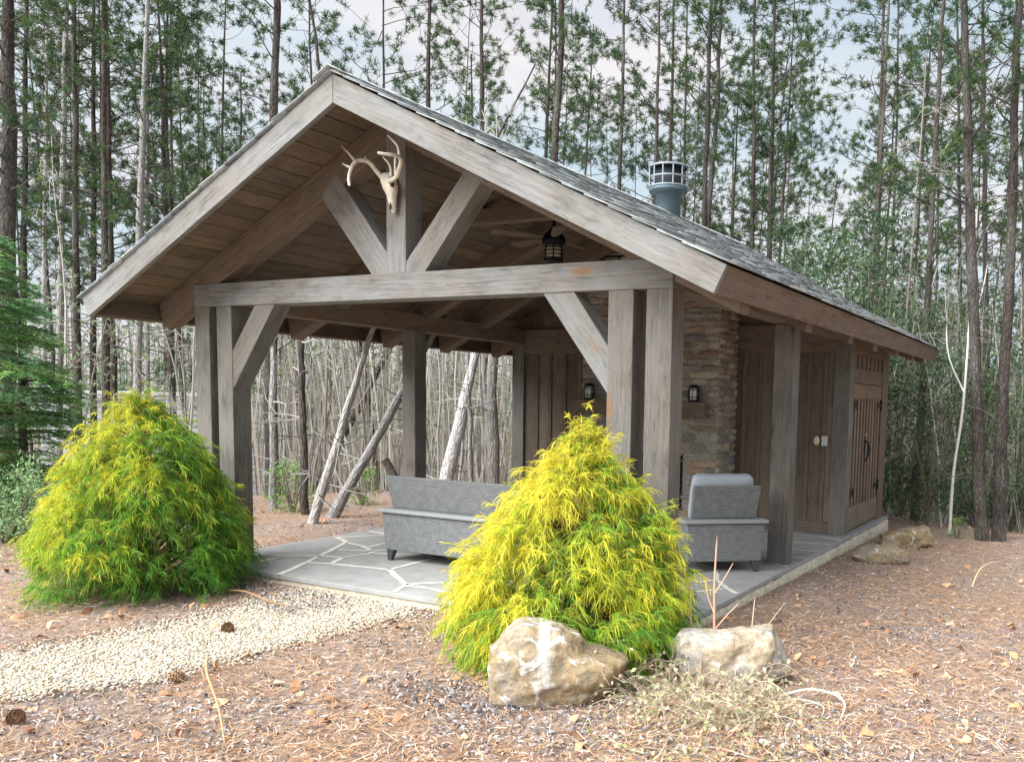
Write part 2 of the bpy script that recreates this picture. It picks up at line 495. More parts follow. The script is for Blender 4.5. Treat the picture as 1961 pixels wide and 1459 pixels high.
zt = H - .001
post(-P, 0, 0.004, P, zt)
post(-2 * P - G, -P - G, 0.004, P, zt)
post(-W, -W + P, 0.004, P, zt)
post(-W + P + G, -W + 2 * P + G, 0.004, P, zt)
for yy in (Y2, Y3):
    for xx in (-P, -W):
        post(xx, xx + P, yy, yy + P, H - .002)

# tie beam and truss at the front
g = PGeo(); g.box(-W, 0, 0, P + .002, H, H + HB, (1, 0, 0)); g.build('tie_beam', M['front'])
KX0, KX1 = CX - P / 2, CX + P / 2
g = PGeo(); g.box(KX0, KX1, .006, P - .006, H + HB - .002, ZR + .1, (0, 0, 1)); g.build('king_post', M['front'])


def xzpoly(pts, y): return [(a, y, b) for a, b in pts]


def brace(pts, d, y0, y1, mat):
    g = PGeo(); g.prism(xzpoly(pts, y0), (0, y1 - y0, 0), (d[0], 0, d[1])); return g.build('brace', mat)


ZB = H + HB - .01
brace([(-2.834, ZB), (KX0 + .01, ZB), (KX0 + .01, 2.82), (-3.245, 3.535), (-3.423, 3.35)], (-.54, .63), .012, P - .012, M['front'])
brace([(-2.268, ZB), (KX1 - .01, ZB), (KX1 - .01, 2.74), (-1.825, 3.46), (-1.63, 3.395)], (.59, .69), .012, P - .012, M['front'])
xl = -W + 2 * P + G
brace([(xl - .01, 1.655), (xl - .01, 2.02), (-4.28, H + .01), (-4.016, H + .01)], (.59, .78), .012, P - .012, M['post'])
xr = -2 * P - G
brace([(xr + .01, 1.68), (xr + .01, 2.03), (-.83, H + .01), (-1.111, H + .01)], (-.59, .75), .012, P - .012, M['front'])

# side plates on top of the posts, and cross ties further back
for x0 in (-P, -W):
    g = PGeo(); g.box(x0 + .003, x0 + P - .003, P + .004, Y4 - .02, H + .001, H + HB, (0, 1, 0)); g.build('side_plate', M['inner'])
g = PGeo(); g.box(-W + P, -P, Y3 + .01, Y3 + P, H - .002, H + HB - .002, (1, 0, 0)); g.build('cross_tie', M['wall'])

# rafters: left and right leg of each pair
RD = .275                                  # vertical depth of a rafter
ZD = BW / CT - .028                        # roof boards' underside above the barge-bottom line


def rafter(side, y0, mat):
    xe = XE - .09
    def X(t): return CX + side * t
    hw = W / 2 + xe
    a = ZD - RD
    pts = [(X(0), ZR + a), (X(0), ZR + ZD - .003), (X(hw + .055), zroof(X(hw + .055), ZD - .003)), (X(hw), zroof(X(hw), a))]
    g = PGeo(); g.prism(xzpoly(pts, y0), (0, P - .03, 0), (side * CT, 0, -ST)); return g.build('rafter', mat)


for y0 in (.015, 1.58, 3.06, 4.2, 5.42, 6.5, 7.35):
    rafter(1, y0, M['inner']); rafter(-1, y0, M['inner'])
for y0 in (1.60,):
    g = PGeo(); g.box(-3.55, -1.55, y0, y0 + P - .07, 3.39, 3.53, (1, 0, 0)); g.build('collar_beam', M['inner'])
g = PGeo(); g.box(CX - .04, CX + .04, .23, Y5 - .05, ZR + ZD - .3, ZR + ZD - .055, (0, 1, 0)); g.build('ridge_beam', M['inner'])

# barge boards, mitred at the ridge, square-cut at the eaves
for side in (1, -1):
    X = lambda t: CX + side * t
    e = W / 2 + XE
    pts = [(X(.002), ZR), (X(.002), ZTOP), (X(e + BW * ST), ZR - S * e + BW * CT), (X(e), ZR - S * e)]
    g = PGeo(); g.prism(xzpoly(pts, -YO), (0, .045, 0), (side * CT, 0, -ST)); g.build('barge_board', M['front'], bevel=.004)
    g = PGeo(); g.prism(xzpoly([(a, b - .0) for a, b in pts], Y5 - .045), (0, .045, 0), (side * CT, 0, -ST)); g.build('barge_board', M['fascia'], bevel=.004)
    # eave fascia
    o, i = e, e - .045
    pts = [(X(o), ZR - S * e), (X(o + BW * ST), ZR - S * e + BW * CT), (X(o + BW * ST) - side * .045 * CT, ZR - S * e + BW * CT + .045 * ST), (X(o) - side * .045 * CT, ZR - S * e + .045 * ST)]
    g = PGeo(); g.prism(xzpoly(pts, -YO + .047), (0, Y5 + YO - .094, 0), (0, 1, 0)); g.build('fascia_board', M['fascia'], bevel=.004)
    # soffit planks running front to back
    g = PGeo()
    L = e / CT + .04; nb = 19; w = L / nb
    for k in range(nb):
        a0, a1 = k * w + .006, (k + 1) * w - .003
        p = lambda t, n: (X(t * CT) + side * n * ST, ZR + ZD - t * ST + n * CT)
        y = -YO + .046
        cuts = [y, Y5 - .046]
        for ya, yb in zip(cuts, cuts[1:]):
            sh = random.uniform(.8, 1.12); tn = random.uniform(-.04, .04)
            g.prism(xzpoly([p(a0, 0), p(a1, 0), p(a1, .022), p(a0, .022)], ya + .001), (0, yb - ya - .002, 0), (0, 1, 0), (sh + tn, sh, sh - tn))
    g.build('roof_deck', M['soffit'], bevel=0)

# shingles, course over course
PAL = [(.42, .475, .49), (.37, .41, .435), (.48, .52, .52), (.44, .46, .44), (.33, .36, .385), (.52, .55, .54), (.40, .42, .41)]
lift = lambda t, y: (.025 + .018 * max(y, -.6)) * max(0.0, 1 - t / 3.45)      # the ridge climbs a little towards the back
for side in (1, -1):
    sp = Soup()
    E_ = .195
    slope = (W / 2 + XE) / CT + BW * ST * .9 + .05
    nc = int(slope / E_) + 1
    for c in range(nc):
        dlow = slope - c * E_                       # distance of the course's lower edge from the ridge
        if dlow < .05: continue
        y = -YO - .02 - random.uniform(0, .2)
        while y < Y5 + .03:
            w = random.uniform(.17, .33) if y > -YO + .1 else random.uniform(.22, .40)
            ya, yb = max(y, -YO - .022 - random.uniform(0, .010)), min(y + w - .004, Y5 + .04)
            y += w
            if yb - ya < .05: continue
            up = max(dlow - .36, 0.0)
            th = random.uniform(.008, .016)
            dl = dlow + random.uniform(-.012, .012)
            nl0 = .022 + random.uniform(-.003, .003); nu0 = .004
            def q(t, n, yy):
                return (side * t * CT + side * n * ST, yy, ZTOP - .003 - t * ST + n * CT + lift(t, yy))
            j = lambda: random.uniform(-.007, .007)
            V = [q(dl + j(), nl0, ya), q(dl + j(), nl0, yb), q(up, nu0, yb), q(up, nu0, ya),
                 q(dl + j(), nl0 + th, ya + .002), q(dl + j(), nl0 + th, yb - .002), q(up, nu0 + .008, yb), q(up, nu0 + .008, ya)]
            F = [(0, 1, 5, 4), (4, 5, 6, 7), (3, 2, 1, 0), (0, 4, 7, 3), (1, 2, 6, 5), (2, 3, 7, 6)]
            if side < 0: F = [f[::-1] for f in F]
            cc = np.array(random.choice(PAL)) * random.uniform(.50, .70)
            sp.add(V, F, cc)
    link('shingles', sp.mesh('shingles', M['slate']), pav)
sp = Soup()
y = -YO - .05
while y < Y5:
    for side in (1, -1):
        V = [(0, y, ZTOP + .045), (side * .16, y, ZTOP + .045 - .16 * S), (side * .16, y + .3, ZTOP + .036 - .16 * S), (0, y + .3, ZTOP + .036)]
        V = [(a, b, c + lift(abs(a) / CT, b)) for a, b, c in V]
        V += [(a, b, c - .010) for a, b, c in V]
        F = [(0, 1, 2, 3), (7, 6, 5, 4), (0, 4, 5, 1), (1, 5, 6, 2), (2, 6, 7, 3), (3, 7, 4, 0)]
        sp.add(V, F, np.array(random.choice(PAL)) * random.uniform(.55, .9))
    y += .2
link('ridge_cap', sp.mesh('ridge_cap', M['slate']), pav)


# board walls of the shed
def boards(axis, a0, a1, c, z0, ztop, name, wb=.235, batten=True, out=-1, parent=None, rail=True):
    """vertical boards along x (axis 'x', wall at y=c) or y (axis 'y', wall at x=c); out = outward sign; ztop may be a function"""
    g = PGeo(); a = a0
    zf = ztop if callable(ztop) else (lambda q: ztop)
    def add(s0, s1, d0, d1, zl, zh0, zh1, grain=(0, 0, 1), sh=None):
        sh = sh or random.uniform(.75, 1.2); col = (sh, sh * random.uniform(.95, 1.0), sh * random.uniform(.9, 1.0))
        if axis == 'x':
            g.prism([(s0, c + out * d0, zl), (s1, c + out * d0, zl), (s1, c + out * d0, zh1), (s0, c + out * d0, zh0)], (0, out * (d1 - d0), 0), grain, col)
        else:
            g.prism([(c + out * d0, s0, zl), (c + out * d0, s1, zl), (c + out * d0, s1, zh1), (c + out * d0, s0, zh0)], (out * (d1 - d0), 0, 0), grain, col)
    while a < a1 - .01:
        b = min(a + wb * random.uniform(.85, 1.1), a1)
        add(a + .0015, b - .0015, 0, .02, z0, zf(a), zf(b))
        if batten and b < a1 - .05:
            add(b - .026, b + .026, .0205, .038, z0 + .14, zf(b - .026) - .01, zf(b + .026) - .01)
        a = b
    if rail:
        add(a0, a1, .021, .045, z0, z0 + .15, z0 + .15, (1, 0, 0) if axis == 'x' else (0, 1, 0))
    return g.build(name, M['wall'], parent, bevel=.003)


ZG = lambda x: zroof(x, ZD - .01)
YW = Y3 + .06
CHX0, CHX1, CHY = -3.55, -1.54, 4.70
boards('x', -W + P, CHX0 + .1, YW, .003, 2.30, 'front_wall')
boards('x', CHX1 - .1, -P, YW, .003, 2.30, 'front_wall')
g = PGeo(); g.box(-W + P, CHX0 + .05, Y3 + .012, YW + .03, 2.30, H - .003, (1, 0, 0)); g.build('header_board', M['wall']); g = PGeo(); g.box(CHX1 - .05, -P, Y3 + .012, YW + .03, 2.30, H - .003, (1, 0, 0)); g.build('header_board', M['wall'])
for xa, xb in ((-W + .02, CX), (CX, -.02)):
    boards('x', xa, xb, Y3 + .10, H + HB + .001, ZG, 'gable_wall', batten=False, rail=False)
boards('y', Y3 + P, Y4, -W + .05, .003, H, 'side_wall', out=-1)
boards('x', -W + .05, -.05, Y4 - .03, .003, lambda x: min(ZG(x), ZG(x)), 'back_wall', out=1) if False else None
for xa, xb in ((-W + .05, CX), (CX, -.05)):
    boards('x', xa, xb, Y4 - .03, .003, ZG, 'back_wall', out=1, batten=False, rail=False)

# right side of the shed: frame, two door leaves, vent slats
XS = -.035
g = PGeo()
g.box(XS - .03, XS + .028, Y3 + P, 5.46, .003, H - .004)                  # jamb
g.build('door_jamb', M['fascia']); g = PGeo()
g.box(XS - .03, XS + .030, 7.19, Y4 - .04, .003, H - .004)                # corner board
g.build('corner_board', M['fascia'])
g = PGeo(); g.box(XS - .03, XS + .022, 5.461, 7.189, 1.935, 2.13, (0, 1, 0)); g.build('door_header', M['fascia'])
g = PGeo(); g.box(XS - .03, XS + .020, 5.461, 7.189, 2.30, H - .004, (0, 1, 0)); g.build('top_board', M['fascia'])
vent = PGeo(); vent.box(XS - .06, XS - .03, 5.461, 7.189, 2.131, 2.299); vo = vent.build('vent', M['near_black'])  # near-black board closing the gaps behind the slats
for k in range(7):
    y = 5.50 + k * .245
    g = PGeo(); g.box(XS - .028, XS + .012, y, y + .155, 2.132, 2.298)
    g.build('vent_slat', M['fascia'], vo)
for k, (ya, yb, hy) in enumerate(((5.465, 6.32, 5.47), (6.326, 7.185, 7.05))):
    g = PGeo()
    g.box(XS - .02, XS, ya + .01, yb - .01, .05, 1.92, col=(.62, .6, .58))
    g.box(XS + .001, XS + .019, ya, yb, .03, .33, (0, 1, 0), (1.15, 1.12, 1.1))
    g.box(XS + .001, XS + .019, ya, yb, 1.74, 1.928, (0, 1, 0), (1.1, 1.0, .92))
    nb = 5
    w = (yb - ya) / nb
    for i in range(nb):
        s_ = random.uniform(1.0, 1.4)
        g.box(XS + .001, XS + .017, ya + i * w + .012, ya + i * w + w * .52, .331, 1.739, (0, 0, 1), (s_, s_ * .95, s_ * .92))
    d = g.build('door', M['wall'], bevel=.003)
    for hz in (1.655, .515):
        h = PGeo()
        sgn = 1 if k == 0 else -1
        y0 = ya if k == 0 else yb
        h.box(XS + .020, XS + .027, min(y0, y0 + sgn * .2), max(y0, y0 + sgn * .2), hz - .022, hz + .022, (0, 1, 0))
        c = y0 + sgn * .22
        h.prism([(XS + .0205, c - .06, hz), (XS + .0205, c, hz - .065), (XS + .0205, c + .06, hz), (XS + .0205, c, hz + .065)], (.007, 0, 0), (0, 1, 0))
        h.box(XS + .020, XS + .034, y0 - .018, y0 + .018, hz - .075, hz + .075)
        h.build('hinge', M['black'], d, bevel=.002)
    if k == 0:
        h = PGeo(); yk = 6.25
        h.box(XS + .0205, XS + .03, yk - .03, yk + .03, .98, 1.20)
        h.build('handle_plate', M['black'], d, bevel=.003)
        V, F = tube([(XS + .03 - CX, yk, 1.17), (XS + .07 - CX, yk, 1.15), (XS + .085 - CX, yk, 1.07), (XS + .07 - CX, yk + .02, .97), (XS + .035 - CX, yk + .04, .90)], .011, 8)
        soup_obj('handle', (V, F), M['black'], d)
        V, F = lathe([(.0, .0), (.028, .0), (.03, .012), (.02, .022), (0, .022)], 16)
        V = [(XS + .0195 - CX + z, yk + .02 + x, 1.25 + y) for x, y, z in V]
        soup_obj('lock', (V, F), M['brass'], d)
for x0, x1, m_, nm, rnd in ((-.448, -.36, M['plate'], 'thermostat', True), (-.34, -.262, M['switch'], 'switch_plate', False)):
    zc = 1.19
    if rnd:
        V, F = lathe([(.0, .026), (.03, .025), (.038, .018), (.042, .0)], 24)
        V = [((x0 + x1) / 2 + x * 1.0 - CX, YW - .046 - z, zc + y * 1.45) for x, y, z in V]
        F = [f[::-1] for f in F]
        o = soup_obj(nm, (V, F), m_, pav)
    else:
        g = PGeo(); g.box(x0, x1, YW - .052, YW - .043, zc - .062, zc + .062)
        g.box((x0 + x1) / 2 - .012, (x0 + x1) / 2 + .012, YW - .058, YW - .0525, zc - .03, zc + .03); g.build(nm, m_, bevel=.003)

# stone chimney breast
sp = Soup()


def pillow(cx, cy, w, h, bulge, fr, col):
    """rounded stone face; fr maps (a, b, out) -> xyz"""
    n = 8; V = []; F = []
    ex = random.uniform(2.2, 3.6); sk = random.uniform(-.25, .25); seed = random.uniform(0, 99)
    for i in range(n + 1):
        for k in range(n + 1):
            a, b = 2 * i / n - 1, 2 * k / n - 1
            # square -> rounded outline
            m_ = max(abs(a), abs(b)); l = (abs(a) ** ex + abs(b) ** ex) ** (1 / ex) or 1
            s_ = m_ / l if l else 1
            a2, b2 = a * s_, b * s_
            o = bulge * max(0, 1 - (abs(a2) ** ex + abs(b2) ** ex)) ** .55
            nz = mnoise.noise((a * 1.3 + seed, b * 1.3, seed * .3))
            o *= 1 + .5 * nz
            x = a2 * w / 2 * (1 + .10 * mnoise.noise((seed, b * 1.5, 3))); y = b2 * h / 2 * (1 + .14 * mnoise.noise((seed + 9, a * 1.6, 5))) + sk * a2 * h * .25
            V.append(fr(cx + x, cy + y, o - .004))
    for i in range(n):
        for k in range(n):
            q = i * (n + 1) + k
            F.append((q, q + n + 1, q + n + 2, q + 1))
    sp.add(V, F, col)


SP = [(.45, .38, .29), (.42, .385, .32), (.45, .33, .23), (.40, .38, .345), (.52, .46, .36), (.35, .31, .26), (.37, .37, .36), (.52, .42, .30), (.45, .41, .33)]
FBX0, FBX1, FBZ = -3.12, -2.01, .95


def stone_face(a0, a1, z1, fr, avoid=None, small=1.0):
    z = .02
    while z < z1:
        h = random.uniform(.055, .105) * (1.4 if .95 < z < 1.45 else 1)
        a = a0 - random.uniform(0, .03)
        while a < a1 - .04:
            w = min(random.uniform(.15, .40) * small, a1 + .015 - a)
            if a1 - (a + w) < .07: w = a1 + .012 - a
            cx_, cz = a + w / 2, z + h / 2
            if not (avoid and avoid[0] - .02 < cx_ < avoid[1] + .02 and cz < avoid[2]):
                if cz < ZG(CX + fr(cx_, cz, 0)[0]) - .1: pillow(cx_, cz + random.uniform(-.012, .012), w - .012, h * random.uniform(.86, 1.12), random.uniform(.022, .042), fr, np.array(random.choice(SP)) * random.uniform(.55, 1.0))
            a += w
        z += h + .006


stone_face(CHX0, CHX1, 3.7, lambda a, b, o: (a - CX, CHY - o, b), (FBX0, FBX1, FBZ))
stone_face(CHY, YW, 3.1, lambda a, b, o: (CHX1 + o - CX, a, b), None, .7)
stone_face(CHY, YW, 3.1, lambda a, b, o: (CHX0 - o - CX, YW + CHY - a, b), None, .7)
stone_face(CHY + .0, CHY + .35, FBZ, lambda a, b, o: (FBX1 - o - CX, a, b), None, .6)
ch = link('stone_chimney', sp.mesh('stone_chimney', M['stone'], True), pav)
g = PGeo()
g.box(CHX0, FBX0, CHY, YW - .002, 0, FBZ); g.box(FBX1, CHX1, CHY, YW - .002, 0, FBZ); g.box(CHX0, CHX1, CHY, YW - .002, FBZ, 2.95); g.box(CHX0 + .1, CHX1 - .1, CHY, Y3 + .09, 2.95, 3.36)
g.build('mortar', M['mortar'], ch, bevel=0)
g = PGeo(); g.box(FBX0 + .001, FBX1 - .001, YW - .08, YW - .004, .001, FBZ - .001); g.box(FBX0 + .05, FBX1 - .05, CHY + .10, CHY + .13, .06, .13, (1, 0, 0)); g.box(FBX1 - .17, FBX1 - .12, CHY + .02, CHY + .05, .02, .86); g.build('firebox', M['near_black'], ch, bevel=0)
g = PGeo(); g.box(-3.62, -1.66, CHY - .17, CHY + .06, 1.45, 1.646, (1, 0, 0)); g.build('mantel', M['inner'], ch, bevel=.012)

# flue pipe with its round cage
cyl = 5.10
pc = (CX + .05 - CX, cyl)
pp = soup_obj('chimney_pipe', lathe([(.172, 3.7), (.172, 4.40), (.255, 4.405), (.262, 4.43), (.262, 4.455), (.20, 4.456), (.0, 4.456)], 28, pc), M['pipe'], pav)
cg = Soup(); r = .258
for z in (4.47, 4.59, 4.73):
    V, F = tube([(pc[0] + r * math.cos(a), pc[1] + r * math.sin(a), z) for a in np.linspace(0, 2 * math.pi, 33)], .013, 5, False); cg.add(V, F)
for k in range(12):
    a = k * math.pi / 6 + .15
    V, F = tube([(pc[0] + r * math.cos(a), pc[1] + r * math.sin(a), 4.455), (pc[0] + r * math.cos(a), pc[1] + r * math.sin(a), 4.735)], .011, 5, False); cg.add(V, F)
V, F = lathe([(.26, 4.735), (.25, 4.75), (.12, 4.77), (.0, 4.775)], 28, pc); cg.add(V, F)
link('spark_cage', cg.mesh('spark_cage', M['cage'], True), pp)
soup_obj('cage_shade_core', lathe([(.19, 4.44), (.19, 4.73), (0, 4.73)], 20, pc), M['cage_shade'], pp)  # core added inside the cage to paint its dark interior

# ================================================================== THINGS UNDER THE ROOF
for i, (x, lab) in enumerate(((-1.845, 'black candle lantern on the right end of the stone fireplace mantel'), (-3.40, 'black candle lantern on the left end of the mantel, half hidden by the post'))):
    t = thing('lantern', lab, 'lantern', (x, CHY - .09, 1.647), 0, 'lanterns on the mantel')
    s_ = Soup(); V, F = lathe([(.0, .0), (.07, .0), (.07, .014), (.045, .02), (0, .02)], 18); s_.add(V, F); link('base', s_.mesh('base', M['black'], True), t); s_ = Soup()
    V, F = lathe([(.052, .185), (.058, .19), (.056, .205), (.03, .215), (0, .218)], 18); s_.add(V, F)
    link('cap', s_.mesh('cap', M['black'], True), t)
    s_ = Soup()
    for k in range(8):
        a = k * math.pi / 4 + .2
        V, F = tube([((.055 + .022 * math.sin(math.pi * u)) * math.cos(a), (.055 + .022 * math.sin(math.pi * u)) * math.sin(a), .012 + u * .185) for u in np.linspace(0, 1, 7)], .005, 5); s_.add(V, F)
    for z in (.06, .15):
        rr = .055 + .022 * math.sin(math.pi * (z - .012) / .185)
        V, F = tube([(rr * math.cos(a), rr * math.sin(a), z) for a in np.linspace(0, 2 * math.pi, 19)], .004, 4, False); s_.add(V, F)
    link('cage', s_.mesh('cage', M['black'], True), t)
    soup_obj('candle', lathe([(.0, .021), (.044, .021), (.044, .168), (.038, .172), (.006, .166), (0, .166)], 18), M['candle'], t)

# ceiling fan with a caged lamp, under the ridge
fx, fy, fz = CX - .06, 2.50, 3.31
fan = thing('ceiling_fan', 'dark ceiling fan with a ribbed glass lamp hanging under the pavilion ridge', 'ceiling fan', (fx, fy, fz))
soup_obj('downrod', lathe([(.05, .55), (.05, .52), (.014, .50), (.014, .18)], 12), M['black'], fan)
soup_obj('motor_housing', lathe([(.0, .25), (.015, .24), (.02, .20), (.045, .16), (.09, .115), (.125, .075), (.13, .03), (.12, .0), (0, 0)], 24), M['black'], fan)
for k in range(5):
    a = R(20) + k * 2 * math.pi / 5
    g = Geo(); c, s_ = math.cos(a), math.sin(a)
    prof = [(.13, -.03), (.30, -.06), (.68, -.075), (.72, 0), (.68, .075), (.30, .06), (.13, .03)]
    g.prism([(c * u - s_ * v, s_ * u + c * v, .06 + v * .18) for u, v in prof], (0, 0, .012), (c, s_, 0)); g.build('blade', M['inner'], fan, bevel=.002)
soup_obj('lamp_glass', lathe([(.0, -.155), (.07, -.155), (.085, -.145), (.09, -.08), (.088, -.01), (0, -.01)], 20), plain('ribbed_lamp_glass', (.52, .50, .42), .25, 0, .1), fan)
s_ = Soup()
for z in (-.03, -.07, -.11, -.15):
    V, F = tube([(.098 * math.cos(a), .098 * math.sin(a), z) for a in np.linspace(0, 2 * math.pi, 21)], .005, 4, False); s_.add(V, F)
for k in range(6):
    a = k * math.pi / 3
    V, F = tube([(.10 * math.cos(a), .10 * math.sin(a), 0), (.10 * math.cos(a), .10 * math.sin(a), -.165)], .006, 4); s_.add(V, F)
V, F = lathe([(.0, -.178), (.10, -.178), (.105, -.165), (.0, -.162)], 20); s_.add(V, F)
link('lamp_cage', s_.mesh('lamp_cage', M['black'], True), fan)

# deer skull on the king post
sk = thing('deer_skull', 'bleached deer skull with branched antlers hung on the king post', 'deer skull', (-2.56, .0, 3.30))
so = Vector((-2.56, 0, 3.30))
rel = lambda pts: [tuple(Vector(p) - so) for p in pts]
V = []; F = []
prof = [(-2.625, .0, 3.478, .012, .02), (-2.618, -.03, 3.462, .050, .045), (-2.595, -.05, 3.425, .066, .060), (-2.575, -.06, 3.385, .068, .064), (-2.560, -.065, 3.345, .072, .060), (-2.552, -.062, 3.305, .058, .052),
        (-2.550, -.055, 3.265, .042, .044), (-2.549, -.050, 3.225, .034, .038), (-2.548, -.045, 3.185, .027, .028), (-2.547, -.04, 3.152, .020, .018), (-2.546, -.038, 3.138, .006, .006)]
n = 18
for x, y, z, rx, ry in prof:
    for k in range(n):
        a = 2 * math.pi * k / n
        gr = 1 - .16 * max(0, math.cos(a * 2 + math.pi)) - (.22 * max(0, math.sin(a)) * (z < 3.33) * abs(math.sin(3 * a)) ** 2)
        V.append((x + rx * math.cos(a) * gr - so.x, y - ry * math.sin(a) * gr - so.y, z - so.z))
for i in range(len(prof) - 1):
    for k in range(n):
        F.append((i * n + k, i * n + (k + 1) % n, (i + 1) * n + (k + 1) % n, (i + 1) * n + k))
so_ = soup_obj('skull', (V, F), M['bone'], sk)
for sx_ in (1, -1):
    V, F = lathe([(0, -.02), (.016, -.016), (.022, 0), (.016, .016), (0, .02)], 12)
    V = [(x + (-2.560 + sx_ * .052) - so.x, y * .6 - .098 - so.y, z * 1.1 + 3.352 - so.z) for x, y, z in V]
    soup_obj('eye_socket_shade', (V, F), M['hollow_shade'], so_)  # solid dark bead, the socket's shade put into its colour
V, F = lathe([(0, -.03), (.010, -.02), (.012, 0), (.006, .03), (0, .034)], 10)
V = [(x - 2.547 - so.x, y * .5 - .074 - so.y, z + 3.185 - so.z) for x, y, z in V]
soup_obj('nose_hollow_shade', (V, F), M['hollow_shade'], so_)  # nostril shade painted as a dark bead on the bone


def smooth_pts(pts, n=5):
    out = []
    P_ = [Vector(p) for p in pts]
    for i in range(len(P_) - 1):
        p0, p1, p2, p3 = P_[max(i - 1, 0)], P_[i], P_[i + 1], P_[min(i + 2, len(P_) - 1)]
        for k in range(n):
            t_ = k / n
            out.append(.5 * ((2 * p1) + (p2 - p0) * t_ + (2 * p0 - 5 * p1 + 4 * p2 - p3) * t_ * t_ + (3 * p1 - p0 - 3 * p2 + p3) * t_ ** 3))
    return out + [P_[-1]]


def antler(main, tines, r0):
    s_ = Soup()
    for k, (pts, ra, rb) in enumerate([(main, r0, r0 * .55)] + [(t_, r0 * .62, .005) for t_ in tines]):
        q = smooth_pts(rel(pts)); rad = [ra + (rb - ra) * i / (len(q) - 1) for i in range(len(q))]
        rad[-1] *= .5
        V, F = tube(q, rad, 9); s_.add(V, F)
    return link('antler', s_.mesh('antler', M['bone'], True), sk)


antler([(-2.655, -.05, 3.425), (-2.683, -0.1, 3.486), (-2.701, -0.14, 3.528), (-2.724, -0.18, 3.541), (-2.755, -0.24, 3.525), (-2.752, -0.3, 3.449), (-2.746, -0.33, 3.368), (-2.717, -0.35, 3.304)],
       [[(-2.752, -0.25, 3.52), (-2.83, -0.25, 3.596), (-2.927, -0.23, 3.667)], [(-2.755, -0.29, 3.46), (-2.798, -0.3, 3.478), (-2.87, -0.28, 3.51)], [(-2.718, -0.17, 3.535), (-2.728, -0.17, 3.581)]], .021)
antler([(-2.59, -0.05, 3.43), (-2.512, -0.12, 3.374), (-2.387, -0.18, 3.382), (-2.298, -0.24, 3.42), (-2.226, -0.3, 3.458), (-2.212, -0.34, 3.482), (-2.222, -0.4, 3.48), (-2.26, -0.45, 3.479), (-2.296, -0.48, 3.483)],
       [[(-2.213, -0.33, 3.479), (-2.229, -0.33, 3.561), (-2.286, -0.32, 3.613), (-2.354, -0.31, 3.666)], [(-2.469, -0.15, 3.40), (-2.469, -0.15, 3.45), (-2.479, -0.16, 3.497), (-2.518, -0.16, 3.534), (-2.558, -0.15, 3.565)], [(-2.383, -0.19, 3.40), (-2.358, -0.22, 3.507), (-2.332, -0.23, 3.534)]], .020)


# wicker furniture
def rbox(g, x0, x1, y0, y1, z0, z1): g.box(x0, x1, y0, y1, z0, z1, (1, 0, 0))


